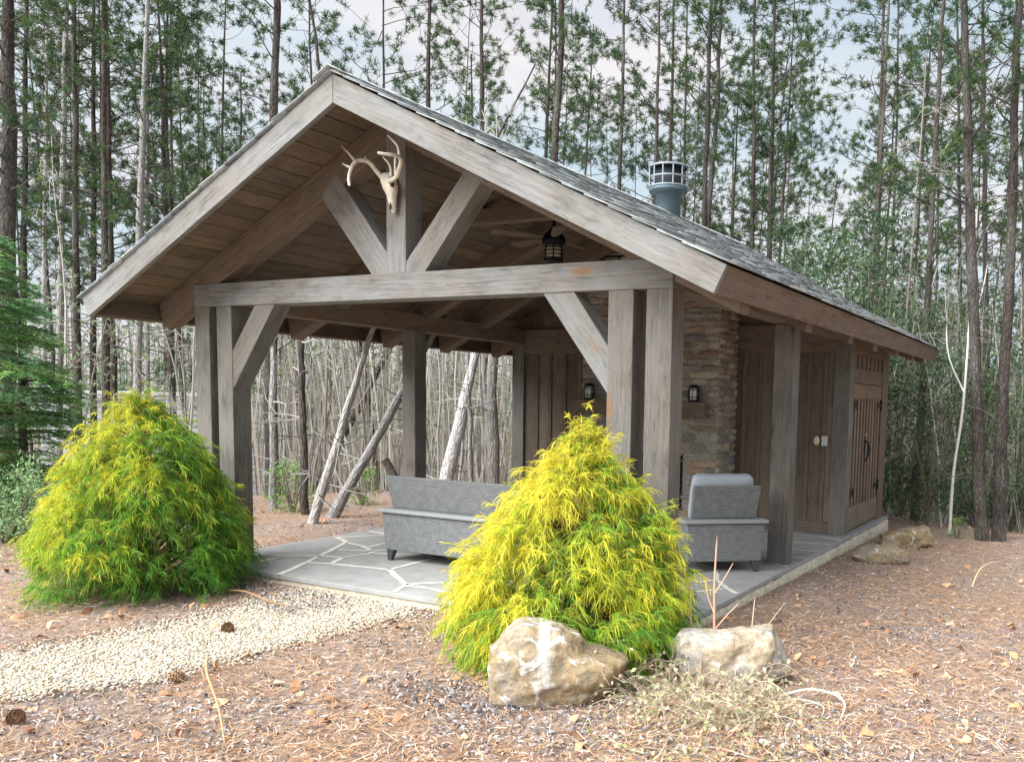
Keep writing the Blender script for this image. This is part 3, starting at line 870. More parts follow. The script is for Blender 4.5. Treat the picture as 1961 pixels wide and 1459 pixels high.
def wicker_seat(name, label, cat, w, loc, rot, ncush, cush_top):
    t = thing(name, label, cat, loc, rot)
    h = w / 2; D = .76
    g = Geo()
    b = [(-h, 0, .11), (h, 0, .11), (h, D, .11), (-h, D, .11)]
    tp = [(-h - .02, -.025, .485), (h + .02, -.025, .485), (h + .02, .05, .485), (-h - .02, .05, .485)]
    g.hexa([(-h, 0, .11), (h, 0, .11), (h, .06, .11), (-h, .06, .11)], tp, (1, 0, 0))             # back wall
    for sx_ in (-1, 1):
        q = sorted([sx_ * h, sx_ * (h - .05)]); q2 = sorted([sx_ * (h + .02), sx_ * (h - .04)])
        g.hexa([(q[0], .061, .11), (q[1], .061, .11), (q[1], D, .11), (q[0], D, .11)], [(q2[0], .051, .47), (q2[1], .051, .47), (q2[1], D + .01, .40), (q2[0], D + .01, .40)], (0, 1, 0))
    g.box(-h + .051, h - .051, .061, D - .02, .11, .33, (1, 0, 0))
    g.build('body', M['weave'], t, bevel=.012)
    g = Geo()
    g.box(-h - .05, h + .05, -.055, .075, .487, .522, (1, 0, 0))
    for sx_ in (-1, 1):
        q = sorted([sx_ * (h + .05), sx_ * (h - .055)])
        g.box(q[0], q[1], .076, D + .03, .489, .521, (0, 1, 0))
        q = sorted([sx_ * (h + .01), sx_ * (h - .03)])
        g.box(q[0], q[1], D - .05, D, .40, .4885, (0, 0, 1))
    g.build('armrest_frame', M['rim'], t, bevel=.008)
    g = Geo(); hb = h - .045
    g.hexa([(-hb, .06, .523), (hb, .06, .523), (hb, .105, .523), (-hb, .105, .523)], [(-hb - .01, -.04, .855), (hb + .01, -.04, .855), (hb + .01, .005, .855), (-hb - .01, .005, .855)], (1, 0, 0))
    g.build('backrest', M['weave'], t, bevel=.012)
    for sx_ in (-1, 1):
        for ya in (.01, D - .08):
            x = sx_ * (h - .055); g = Geo()
            lx = sx_ * -.012; ly = .012 if ya < .2 else -.012
            g.hexa([(x - .022 - lx, ya + .012 - ly, 0), (x + .022 - lx, ya + .012 - ly, 0), (x + .022 - lx, ya + .052 - ly, 0), (x - .022 - lx, ya + .052 - ly, 0)], [(x - .042, ya, .112), (x + .042, ya, .112), (x + .042, ya + .07, .112), (x - .042, ya + .07, .112)])
            g.build('leg', M['leg'], t, bevel=.004)
    cw = (w - .13) / ncush
    for k in range(ncush):
        x0 = -h + .065 + k * cw
        for nm, y0, y1, z0, z1, tilt in (('seat_cushion', .20, D + .02, .335, .475, 0), ('back_cushion', -.07, .09, 0, cush_top - .45, R(-16))):
            me = bpy.data.meshes.new(nm); bm = bmesh.new()
            bmesh.ops.create_cube(bm, size=1)
            bmesh.ops.subdivide_edges(bm, edges=bm.edges[:], cuts=9, use_grid_fill=True)
            for v in bm.verts:
                a, b_, c = v.co.x * 2, v.co.y * 2, v.co.z * 2
                sq = lambda p, q_: 1 - .10 * (abs(p) ** 6) * (1 - .0) - .05 * abs(q_) ** 4
                thin = 1 - .45 * max(abs(a), abs(c if tilt else b_)) ** 5
                nx = a * (1 - .035 * abs(c if tilt else b_) ** 4)
                v.co.x = nx / 2 * (cw - .01)
                if tilt:
                    v.co.y = b_ / 2 * (y1 - y0) * thin; v.co.z = c / 2 * (z1 - z0) * (1 - .03 * abs(a) ** 4) + .008 * mnoise.noise((a * 3, c * 3, k + w * 7))
                else:
                    v.co.y = b_ / 2 * (y1 - y0); v.co.z = c / 2 * (z1 - z0) * thin
            bm.to_mesh(me); bm.free()
            me.polygons.foreach_set('use_smooth', np.ones(len(me.polygons), bool)); me.materials.append(M['cushion'])
            o = link(nm, me, t)
            if tilt:
                o.rotation_euler = (-tilt, 0, 0); o.location = (x0 + cw / 2, .175, .47 + (z1 - z0) / 2)
            else: o.location = (x0 + cw / 2, (y0 + y1) / 2, (z0 + z1) / 2)
            md = o.modifiers.new('Subdiv', 'SUBSURF'); md.levels = md.render_levels = 1
    return t


wicker_seat('wicker_sofa', 'long grey wicker sofa with its back to the patio entrance', 'sofa', 1.95, (-2.55, .885, 0), R(.5), 3, .80)
wicker_seat('wicker_armchair', 'grey wicker armchair with pale blue cushion beside the right posts', 'armchair', .76, (-.395, 2.17, 0), R(41), 1, .935)

# ================================================================== GROUND, PATIO, PATH
def axis(lo, hi, c, fine, step, grow):
    a = [c]; s = step
    while a[-1] < hi:
        s = step if abs(a[-1] - c) < fine else s * grow
        a.append(a[-1] + s)
    b = [c]; s = step
    while b[-1] > lo:
        s = step if abs(b[-1] - c) < fine else s * grow
        b.append(b[-1] - s)
    return np.array(b[::-1] + a[1:])


def gz(x, y):                       # ground with its small bumps
    b = .018 * mnoise.noise((x * 1.1, y * 1.1, 3.3)) + .010 * mnoise.noise((x * 3.4, y * 3.4, 8.1))
    k = 1.0
    dx = max(-W - .2 - x, 0, x - .12); dy = max(-.25 - y, 0, y - Y4 - .2)
    d = math.hypot(dx, dy)
    if d < .3: b = min(b, 0) * (d / .3)
    far = max(math.hypot(x + 2, y - 1) - 7, 0)
    b += min(far * .03, .35) * mnoise.noise((x * .35, y * .35, 1.7))
    return ground_z(x, y) + b * k


xs = axis(-190, 150, -1.5, 8.0, .09, 1.13); ys = axis(-60, 210, .5, 8.0, .09, 1.13)
nx, ny = len(xs), len(ys)
inside = lambda x, y: (-W + .02 < x < -.02 and .0 < y < Y4 - .1)
V = np.array([(x, y, gz(x, y) - (.12 if inside(x, y) else 0)) for y in ys for x in xs])
i = (np.arange(ny - 1)[:, None] * nx + np.arange(nx - 1)[None, :]).ravel()
F = np.stack([i, i + 1, i + nx + 1, i + nx], 1)
setp(link('ground', np_mesh('ground', V, F, M['soil'], smooth=True)), kind='structure')

# patio slab, parged edge and mortar joints
SX0, SX1, SY0, SY1 = -W + .05, .068, -.18, Y4 + .02
g = Geo()
g.box(SX0, SX1, SY0, SY1, -.045, 0.0, (1, 0, 0))
patio = setp(g.build('patio', M['flag'], None, bevel=.006), kind='structure')
g = Geo(); sp = Soup()
nn = 150
for k in range(nn):                                        # rough foundation face along the right side
    for a in range(6): pass
ysf = np.linspace(SY0, SY1, nn); zsf = np.linspace(-.42, -.046, 9)
V = []
for y in ysf:
    for z in zsf:
        V.append((SX1 + .012 + .02 * (-z) + .022 * mnoise.noise((y * 5, z * 9, 2)) + .012 * mnoise.noise((y * 14, z * 22, 5)) - (.015 if z > -.06 else 0), y, z))
F = [(a * 9 + b, a * 9 + b + 9, a * 9 + b + 10, a * 9 + b + 1) for a in range(nn - 1) for b in range(8)]
F = [f for f in F]
fd = setp(link('foundation_edge', np_mesh('foundation_edge', V, F, M['cement'], smooth=True), patio))
g = Geo(); g.box(SX0 + .03, SX1 - .02, SY0 + .02, SY1 - .02, -.5, -.047); g.build('slab_base', M['cement'], patio)

JT = [[(-4.95, .33), (-4.496, 0.469), (-4.25, 0.637), (-3.958, 0.746), (-3.883, 1.075)], [(-4.436, 0.118), (-4.476, 0.42)], [(-3.785, -0.185), (-4.054, 0.376), (-4.243, 0.734), (-4.531, 1.281), (-4.626, 1.432), (-4.95, 1.605)],
      [(-4.593, 1.4), (-4.295, 1.34), (-4.007, 1.183), (-3.883, 1.075)], [(-4.317, 1.019), (-3.99, 1.165), (-3.912, 1.298)], [(-4.027, 0.352), (-3.789, 0.429), (-3.484, 0.472), (-3.141, 0.519), (-2.555, 0.107), (-2.441, -0.17)],
      [(-3.815, 0.453), (-3.958, 0.746)], [(-3.141, 0.519), (-3.157, 0.772), (-3.182, 1.229)], [(-2.555, 0.107), (-2.38, 0.321), (-1.9, .5)], [(-2.508, 0.073), (-2.277, 0.096), (-1.6, -.02)], [(-3.883, 1.075), (-3.618, 1.161), (-3.37, 1.284), (-3.182, 1.229), (-2.6, 1.5)],
      [(-4.983, 2.14), (-4.675, 2.105), (-4.1, 2.0)], [(-4.926, 1.622), (-4.617, 2.022), (-4.3, 2.7)], [(-4.188, 1.31), (-4.222, 1.605), (-4.1, 2.0), (-3.5, 2.3), (-3.37, 1.284)],
      [(-0.9, 1.66), (-0.426, 1.621), (-0.318, 1.808), (-0.124, 1.54), (0.05, 1.348)], [(-0.318, 1.808), (-0.534, 2.294), (-1.1, 2.6)], [(-.75, .95), (-0.39, 1.157), (-0.27, 1.261), (-0.132, 1.481)], [(-1.1, 2.6), (-0.241, 2.91), (0.05, 2.83)],
      [(-1.0, 3.25), (-0.39, 3.268), (.05, 3.42)], [(-.95, 3.8), (-0.556, 3.743), (.05, 3.93)], [(-1.3, 4.75), (-0.905, 4.779), (-.54, 5.265)], [(-0.714, 5.28), (-.59, 5.01), (-0.3, 5.02), (.05, 4.9)], [(-1.1, 4.3), (-0.409, 4.405), (0.05, 4.47)],
      [(-.75, .95), (-1.4, .7), (-1.6, -.02)], [(-1.4, .7), (-1.9, .5)], [(-1.4, .7), (-1.5, 1.5), (-.9, 1.66)], [(-1.5, 1.5), (-2.6, 1.5), (-2.9, 2.4), (-3.5, 2.3)], [(-2.9, 2.4), (-2.2, 3.0), (-1.1, 2.6)], [(-2.2, 3.0), (-2.3, 4.0), (-1.1, 4.3)], [(-2.3, 4.0), (-3.4, 3.7), (-3.5, 2.3)], [(-3.4, 3.7), (-4.3, 3.9), (-4.95, 3.5)],
      [(-.75, .95), (-.5, .3), (.05, .25)], [(-.5, .3), (-.6, -.17)]]
g = Geo()
for pl in JT:
    q = []
    for (a, b), (a2, b2) in zip(pl, pl[1:]):
        for j in range(6):
            f = j / 6; q.append(Vector((a + (a2 - a) * f, b + (b2 - b) * f, 0)) + Vector((mnoise.noise((a * 3 + j, b * 3, 1)), mnoise.noise((a * 3, b * 3 + j, 5)), 0)) * (.014 if j else 0))
    q.append(Vector((*pl[-1], 0)))
    nrm = []
    for k in range(len(q)):
        d = (q[min(k + 1, len(q) - 1)] - q[max(k - 1, 0)]).normalized(); nrm.append(Vector((-d.y, d.x, 0)))
    for k in range(len(q) - 1):
        w0 = .024 + .010 * mnoise.noise((q[k].x * 4, q[k].y * 4, 0)); w1 = .024 + .010 * mnoise.noise((q[k + 1].x * 4, q[k + 1].y * 4, 0))
        h = .0035
        g.face([q[k] - nrm[k] * w0 + Vector((0, 0, h)), q[k + 1] - nrm[k + 1] * w1 + Vector((0, 0, h)), q[k + 1] + nrm[k + 1] * w1 + Vector((0, 0, h)), q[k] + nrm[k] * w0 + Vector((0, 0, h))])
g.build('mortar_joint', M['joint'], patio)

# gravel path: a bed sheet just above the ground and loose pebbles on it
UP = [(-4.2, -4.4), (-3.597, -2.75), (-3.543, -2.597), (-3.439, -2.232), (-3.33, -1.768), (-3.33, -1.302), (-3.354, -0.892), (-3.453, -0.40), (-3.5, -.19)]
LO = [(-3.1, -4.6), (-2.631, -3.209), (-2.587, -3.078), (-2.403, -2.736), (-2.223, -2.42), (-2.21, -2.025), (-2.172, -1.498), (-2.11, -1.009), (-2.03, -.19)]


def resample(pl, n):
    P_ = np.array(pl); d = np.r_[0, np.cumsum(np.hypot(*np.diff(P_, axis=0).T))]; t = np.linspace(0, d[-1], n)
    return np.stack([np.interp(t, d, P_[:, 0]), np.interp(t, d, P_[:, 1])], 1)


n1 = 120; n2 = 16
A, B = resample(UP, n1), resample(LO, n1)
V = []
for k in range(n1):
    wa = .06 + .10 * mnoise.noise((k * .22, 1, 5)) + .05 * mnoise.noise((k * .7, 2, 5)); wb = .10 * mnoise.noise((k * .22, 4, 9)) + .05 * mnoise.noise((k * .7, 6, 9))
    for q in range(n2):
        t = wa + (1 + wb - wa) * q / (n2 - 1)
        x, y = A[k] * (1 - t) + B[k] * t
        V.append((x, y, gz(x, y) + .009 * min(1, min(q, n2 - 1 - q) / 2) + .003))
i = (np.arange(n1 - 1)[:, None] * n2 + np.arange(n2 - 1)[None, :]).ravel()
setp(link('gravel_path', np_mesh('gravel_path', V, np.stack([i, i + n2, i + n2 + 1, i + 1], 1), M['sand'], smooth=True)), kind='structure')


def in_path(x, y):
    """signed position across the path: 0..1 inside"""
    k = int(np.argmin((A[:, 0] + B[:, 0] - 2 * x) ** 2 * .15 + (A[:, 1] + B[:, 1] - 2 * y) ** 2))
    a, b = A[k], B[k]; d = b - a
    return ((x - a[0]) * d[0] + (y - a[1]) * d[1]) / (d @ d)


# low-poly pebble shapes
ico = bmesh.new(); bmesh.ops.create_icosphere(ico, subdivisions=1, radius=1); ico.verts.ensure_lookup_table()
IV = np.array([v.co[:] for v in ico.verts]); IF = np.array([[v.index for v in f.verts] for f in ico.faces]); ico.free()
PC = np.array([(.66, .58, .44), (.72, .66, .55), (.58, .46, .31), (.74, .70, .62), (.46, .42, .37), (.68, .59, .46), (.70, .62, .48), (.40, .33, .26)])
Vs = []; Fs = []; Cs = []; cnt = 0
N = 23000
for k in range(N):
    u = random.random() ** .9
    kk = int(u * (n1 - 1)); t = random.uniform(-.14, 1.12)
    if (t < 0 or t > 1) and random.random() < .45 + abs(t - .5) * .45: continue
    x, y = A[kk] * (1 - t) + B[kk] * t + np.array((random.gauss(0, .03), random.gauss(0, .03)))
    if y > SY0 - .02: continue
    r = random.uniform(.0055, .0125)
    s_ = np.array((r * random.uniform(.8, 1.35), r * random.uniform(.8, 1.2), r * random.uniform(.5, .8)))
    a = random.uniform(0, 6.28); c, sn = math.cos(a), math.sin(a)
    v = IV * s_ * (1 + rng.uniform(-.12, .12, (len(IV), 1)))
    v = np.stack([v[:, 0] * c - v[:, 1] * sn, v[:, 0] * sn + v[:, 1] * c, v[:, 2]], 1) + (x, y, gz(x, y) + .010 + s_[2] * .55)
    Vs.append(v); Fs.append(IF + cnt); cnt += len(IV); Cs.append(np.tile(PC[random.randrange(len(PC))] * random.uniform(.55, .92), (len(IV), 1)))
setp(link('gravel', np_mesh('gravel', np.concatenate(Vs), np.concatenate(Fs), M['pebble'], np.concatenate(Cs), smooth=True)), kind='stuff')

# loose litter: needles, bark chips, grey leaf flakes; denser near the front
CAM = np.array((2.667, -5.648)); YAW = .4677


def scatter(n, dmin, dmax, a0=-.78, a1=.72):
    out = []
    while len(out) < n:
        d = dmin * (dmax / dmin) ** random.random(); a = random.uniform(a0, a1) + YAW
        x, y = CAM[0] - math.sin(a) * d, CAM[1] + math.cos(a) * d
        if SX0 - .03 < x < SX1 + .03 and SY0 - .01 < y < SY1: continue
        out.append((x, y))
    return out


def litter(name, n, lw, pal, zoff, curl, keep, dmin=2.9, dmax=17, tilt=.25):
    pts = [q for q in scatter(n, dmin, dmax) if keep(*q)]
    m = len(pts); XY = np.array(pts); Z = np.array([gz(*q) for q in pts])
    ang = rng.uniform(0, 2 * np.pi, m); el = rng.normal(0, tilt, m)
    L = rng.uniform(*lw[0], m); Wd = rng.uniform(*lw[1], m)
    d = np.stack([np.cos(ang) * np.cos(el), np.sin(ang) * np.cos(el), np.sin(el)], 1)
    roll = rng.normal(0, .5, m)
    s0 = np.stack([-np.sin(ang), np.cos(ang), np.zeros(m)], 1); up = np.cross(d, s0)
    s_ = s0 * np.cos(roll)[:, None] + up * np.sin(roll)[:, None]; up = np.cross(d, s_)
    c = np.stack([XY[:, 0], XY[:, 1], Z + zoff + np.abs(np.sin(el)) * L * .5 + rng.uniform(0, .012, m)], 1)
    K = 3
    t = np.linspace(-.5, .5, K)
    bend = s_ * rng.normal(0, .12, m)[:, None]
    cv = c[:, None, :] + d[:, None, :] * (t[None, :, None] * L[:, None, None]) + (up * (curl * L)[:, None])[:, None, :] * (-(t ** 2) * 4)[None, :, None] + (bend * L[:, None])[:, None, :] * (t ** 2 * 4)[None, :, None]
    wp = np.array([.45, 1, .35])[None, :] * Wd[:, None]
    V, F = ribbons(cv, wp, s_)
    pal = np.array(pal); col = pal[rng.integers(0, len(pal), m)] * rng.uniform(.8, 1.42, (m, 1))
    return setp(link(name, np_mesh(name, V, F, M['chips'], np.repeat(col, K * 2, 0))), kind='stuff')


def patch(x, y): return mnoise.noise((x * .9, y * .9, 21.0)) + .5 * mnoise.noise((x * 2.3, y * 2.3, 4.0))


def off_path(x, y, p=.07):
    if y < -.1 and -5 < x < -1.5:
        t = in_path(x, y)
        if -.03 < t < 1.03: return random.random() < p + (.5 if ((x + 3.0) ** 2 + (y + .75) ** 2) < .12 else 0)
    return True


litter('pine_straw', 78000, ((.05, .12), (.0026, .0050)), [(.46, .26, .14), (.38, .21, .11), (.52, .35, .215), (.26, .15, .095), (.47, .29, .165), (.54, .42, .31)], .004, .05, lambda x, y: off_path(x, y, .14) and random.random() < .70 - .5 * patch(x, y) + (.25 if x > .7 else 0))
litter('bark_chips', 30000, ((.012, .045), (.006, .014)), [(.32, .24, .20), (.19, .15, .14), (.43, .35, .305), (.36, .235, .17), (.50, .43, .385), (.10, .085, .08)], .004, .12, lambda x, y: off_path(x, y, .16))
litter('grey_leaf_litter', 34000, ((.014, .036), (.008, .018)), [(.27, .255, .265), (.19, .18, .19), (.33, .315, .32), (.11, .105, .11), (.37, .35, .34)], .006, .35, lambda x, y: off_path(x, y, .05) and patch(x, y) > (.02 if x < .9 else .22) + random.gauss(0, .13), tilt=.5)
litter('pale_wood_shreds', 3000, ((.03, .11), (.003, .008)), [(.62, .54, .46), (.56, .49, .42), (.54, .50, .465)], .008, .1, lambda x, y: off_path(x, y, .02), tilt=.12)
def leafy_patch(x, y):
    return min(((x + 3.0) / .42) ** 2 + ((y + .62) / .36) ** 2, ((x + .55) / .5) ** 2 + ((y + 1.75) / .22) ** 2, ((x + 3.9) / .3) ** 2 + ((y + .45) / .2) ** 2) < 1 + random.gauss(0, .25)


litter('dark_leaf_flakes', 42000, ((.016, .04), (.010, .020)), [(.25, .24, .25), (.16, .155, .165), (.34, .325, .33), (.10, .095, .10)], .020, .35, leafy_patch, dmax=9, tilt=.5)
litter('fallen_leaves', 500, ((.05, .10), (.035, .06)), [(.42, .24, .13), (.50, .32, .20), (.36, .2, .12)], .012, .3, lambda x, y: off_path(x, y, .1), dmin=3.3, tilt=.35)

# ================================================================== GOLDEN BUSHES
def golden_bush(name, label, base, height, prof, lean, seed, n_tips, gold, green_side):
    r_ = np.random.default_rng(seed)
    t0 = thing(name, label, 'shrub', base, 0)
    ph = np.array([p[0] for p in prof]); pr = np.array([p[1] for p in prof])
    crv = []; wid = []; sid = []; colr = []
    stems = Soup()
    tips = []
    while len(tips) < n_tips:
        h = r_.random(); a = r_.uniform(0, 2 * np.pi)
        rr = np.interp(h, ph, pr)
        if r_.random() > (rr + .08) / (pr.max() + .08): continue
        lob = 1 + .20 * mnoise.noise((math.cos(a) * 1.7 + seed, math.sin(a) * 1.7, h * 4)) + .15 * mnoise.noise((math.cos(a) * 4 + seed, math.sin(a) * 4, h * 9))
        shell = r_.choice([1.0, .8, .55], p=[.68, .22, .10])
        if mnoise.noise((math.cos(a) * 2.6 + seed * 3, math.sin(a) * 2.6, h * 6)) < -.30 and shell == 1: shell = .72
        tips.append((h, a, rr * lob * shell, shell))
    G0 = np.array((.12, .31, .045)); G1 = np.array((.32, .55, .06)); Y0 = np.array((.60, .62, .045)); Y1 = np.array((.84, .76, .085))
    for h, a, rr, shell in tips:
        c = np.array((math.cos(a) * rr + lean[0] * h ** 2, math.sin(a) * rr + lean[1] * h ** 2, h * height))
        out = np.array((math.cos(a), math.sin(a), 0.0))
        # stem from the trunk to the tip
        if r_.random() < .35:
            i0 = np.array((lean[0] * h ** 2, lean[1] * h ** 2, max(.05, h * height - rr * .75)))
            q = [i0, i0 * .5 + c * .5 + (0, 0, .04), c]
            V, F = tube(q, [.012, .007, .003], 5, False); stems.add(V, F, (.14, .09, .055))
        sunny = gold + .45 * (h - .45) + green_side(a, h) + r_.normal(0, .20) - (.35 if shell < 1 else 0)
        nf = r_.integers(6, 11)
        for f in range(nf):
            az = a + r_.normal(0, .95); el = r_.normal(.3 + .5 * (h > .8), .55); dr = r_.uniform(.2, .85)
            d = np.array((math.cos(az) * math.cos(el), math.sin(az) * math.cos(el), math.sin(el)))
            L = r_.uniform(.10, .23) * (.8 if h > .9 else 1)
            p0 = c - out * .07 + r_.normal(0, .045, 3)
            nt_ = r_.integers(20, 32)
            tt = np.sort(r_.uniform(.05, 1, nt_))
            pos = p0 + d * (L * tt)[:, None] + np.array((0, 0, -1.0)) * (L * dr * tt ** 2)[:, None]
            tan = unit(d[None] + np.array((0, 0, -2 * dr)) * tt[:, None])
            lat = unit(np.cross(d, (0, 0, 1.0)))
            sgn = r_.choice([-1, 1], nt_)[:, None]
            dirs = unit(tan * .8 + lat * sgn * r_.uniform(.15, .75, (nt_, 1)) + r_.normal(0, .28, (nt_, 3)))
            Lt = r_.uniform(.04, .09, nt_) * (1.15 - .35 * tt)
            u = np.linspace(0, 1, 4)
            cv = pos[:, None] + dirs[:, None] * (Lt[:, None] * u[None])[:, :, None] + np.array((0, 0, -1.0)) * (Lt[:, None] * r_.uniform(.1, .8, (nt_, 1)) * u[None] ** 2)[:, :, None]
            # the frond's own midrib, as one more ribbon
            um = np.linspace(0, 1, 4)
            mid = (p0 + d * (L * um)[:, None] + np.array((0, 0, -1.0)) * (L * dr * um ** 2)[:, None])[None]
            cv = np.concatenate([cv, mid]); n_ = nt_ + 1
            crv.append(cv)
            w = r_.uniform(.0027, .0048, (n_, 1)) * np.array([.9, 1.1, .9, .35])[None]
            wid.append(w)
            sid.append(unit(r_.normal(0, 1, (n_, 3))))
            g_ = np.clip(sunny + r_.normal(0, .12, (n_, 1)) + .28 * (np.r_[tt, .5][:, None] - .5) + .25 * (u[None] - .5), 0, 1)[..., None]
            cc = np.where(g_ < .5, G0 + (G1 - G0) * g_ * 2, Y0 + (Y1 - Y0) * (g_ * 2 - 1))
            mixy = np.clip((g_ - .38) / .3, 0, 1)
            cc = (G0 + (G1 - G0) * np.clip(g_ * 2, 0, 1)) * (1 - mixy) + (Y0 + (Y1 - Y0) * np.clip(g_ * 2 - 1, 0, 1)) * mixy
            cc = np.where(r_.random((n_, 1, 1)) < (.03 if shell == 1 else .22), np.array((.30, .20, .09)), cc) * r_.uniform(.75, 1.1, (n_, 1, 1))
            colr.append(np.repeat(cc, 2, 1).reshape(-1, 3))
    cv = np.concatenate(crv); V, F = ribbons(cv, np.concatenate(wid), np.concatenate(sid))
    V[:, 2] = np.maximum(V[:, 2], .01)
    link('foliage', np_mesh('foliage', V, F, M['frond'], np.concatenate(colr)), t0)
    for k in range(4):
        a = k * 1.7 + seed; q = [(.03 * math.cos(a), .03 * math.sin(a), -.05), (.08 * math.cos(a), .08 * math.sin(a), height * .35), (lean[0] * .6 + .05 * math.cos(a), lean[1] * .6 + .05 * math.sin(a), height * .75)]
        V, F = tube(smooth_pts(q, 4), list(np.linspace(.028, .006, 9)), 7); stems.add(V, F, (.15, .10, .065))
    link('stem', stems.mesh('stem', M['twig'], True), t0)
    return t0


k5 = 6.05 / 1667
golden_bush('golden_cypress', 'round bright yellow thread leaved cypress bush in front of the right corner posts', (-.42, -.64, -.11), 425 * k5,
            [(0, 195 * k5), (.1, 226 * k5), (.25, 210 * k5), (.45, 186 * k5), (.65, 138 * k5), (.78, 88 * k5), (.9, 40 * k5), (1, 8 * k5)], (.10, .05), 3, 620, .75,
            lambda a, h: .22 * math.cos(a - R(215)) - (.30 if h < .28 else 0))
k5 = 7.75 / 1667
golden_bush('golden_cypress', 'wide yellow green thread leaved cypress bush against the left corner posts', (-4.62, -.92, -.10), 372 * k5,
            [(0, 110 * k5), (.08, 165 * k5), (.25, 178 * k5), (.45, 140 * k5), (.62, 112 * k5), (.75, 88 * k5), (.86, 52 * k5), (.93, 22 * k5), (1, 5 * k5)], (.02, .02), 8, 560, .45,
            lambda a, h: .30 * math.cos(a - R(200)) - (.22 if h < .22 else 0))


# ================================================================== BOULDERS
def boulder(label, loc, prof, depth, seed, mat, name='boulder', group=None, fac=1.0):
    """prof: outline (u along the camera's right, w up) seen from the front; depth = full thickness"""
    me = bpy.data.meshes.new(name); bm = bmesh.new()
    bmesh.ops.create_icosphere(bm, subdivisions=6, radius=1)
    pr = np.array(prof); c = pr.mean(0); c[1] = max(c[1], pr[:, 1].max() * .42)
    ang = np.arctan2(pr[:, 1] - c[1], pr[:, 0] - c[0]); 
    P_ = [Vector((a - c[0], b - c[1])) for a, b in pr]
    def rad(t):
        d = Vector((math.cos(t), math.sin(t))); best = .01
        for a, b in zip(P_, P_[1:] + P_[:1]):
            e = b - a; den = d.x * e.y - d.y * e.x
            if abs(den) < 1e-9: continue
            s_ = (a.x * e.y - a.y * e.x) / den; u_ = (a.x * d.y - a.y * d.x) / den
            if s_ > 0 and -1e-6 <= u_ <= 1 + 1e-6: best = max(best, s_)
        return best
    cells = [Vector((random.Random(seed * 31 + k).gauss(0, 1), random.Random(seed * 57 + k).gauss(0, 1), random.Random(seed * 91 + k).gauss(0, 1))).normalized() for k in range(26)]
    cds = [random.Random(seed * 13 + k).uniform(.91, .99) for k in range(26)]
    for v in bm.verts:
        x, y, z = v.co
        t = math.atan2(z, x); pl = math.hypot(x, z)
        e = min(1.0, (pl ** 2.6 + abs(y) ** 2.6) ** (-1 / 2.6))
        e = (pl ** 2.6 + abs(y) ** 2.6) ** (-1 / 2.6)
        rr = rad(t)
        p = Vector((c[0] + math.cos(t) * rr * pl * e, y * e * depth / 2, c[1] + math.sin(t) * rr * pl * e))
        dirn = Vector((x, y, z))
        facet = min(1.0, min(cd / max(dirn.dot(cc), .05) for cc, cd in zip(cells, cds)))
        q = p * 3.2 + Vector((seed, seed * 2, 0))
        cell = mnoise.voronoi(p * 4.0 + Vector((seed, 0, 0)))[0]
        p = Vector((c[0], 0, c[1])) + (p - Vector((c[0], 0, c[1]))) * (facet * 1.05)
        dsp = fac * (.022 - .055 * abs(mnoise.noise(q * .8)) - .030 * abs(mnoise.noise(q * 2.1 + Vector((7, 3, 1)))) + .012 * mnoise.noise(q) + .016 * mnoise.noise(q * 2.6) + .007 * mnoise.noise(q * 7) - .03 * max(0, .16 - (cell[1] - cell[0])))
        v.co = p + dirn * dsp
    bm.to_mesh(me); bm.free()
    me.materials.append(mat)
    me.polygons.foreach_set('use_smooth', np.ones(len(me.polygons), bool))
    o = link(name, me); o.location = loc; o.rotation_euler = (0, 0, YAW)
    return setp(o, label, 'boulder', group)


kk = 4.85 / 1667
px = lambda pts, x0, y0, k_: [((a - x0) * k_, (y0 - b) * k_) for a, b in pts]
boulder('big angular ochre boulder with a white quartz streak, in front of the yellow bush', (.0, -1.43, -.10),
        px([(930, 1228), (952, 1195), (990, 1179), (1065, 1183), (1090, 1200), (1120, 1227), (1196, 1250), (1192, 1290), (1125, 1345), (1000, 1350), (934, 1340)], 1060, 1335, kk), .46, 3, rockmat('ochre_quartz_rock', 1.0, True))
kk = 5.45 / 1667
boulder('pale flat topped boulder behind the dry vine, right of the ochre boulder', (.735, -.585, -.15),
        px([(1292, 1240), (1310, 1216), (1380, 1210), (1480, 1206), (1503, 1240), (1510, 1278), (1480, 1320), (1440, 1345), (1300, 1345)], 1400, 1325, kk), .44, 12, rockmat('pale_blue_tan_rock', 9.0, False, 1.1))
kk = 10.3 / 1667
boulder('low flat tan rock nearest the shed doors, lower of two', (.62, 4.72, -.20), px([(1630, 1062), (1650, 1045), (1700, 1038), (1735, 1052), (1743, 1072), (1700, 1082), (1640, 1078)], 1690, 1076, kk), .38, 21, rockmat('tan_rock', 17.0), group=None, fac=.7)
kk = 11.8 / 1667
boulder('long slanted tan rock behind the lower flat rock by the shed corner', (.60, 6.25, -.24), px([(1690, 1015), (1730, 1006), (1774, 997), (1786, 1012), (1788, 1030), (1740, 1046), (1695, 1040)], 1740, 1040, kk), .42, 33, rockmat('lichen_tan_rock', 26.0), fac=.7)
kk = 11.0 / 1667
boulder('small bluish grey rock between the two flat tan rocks', (.33, 5.35, -.19), px([(1648, 1046), (1660, 1038), (1684, 1037), (1690, 1050), (1660, 1056)], 1668, 1052, kk), .2, 41, rockmat('blue_grey_rock', 33.0), fac=.5)


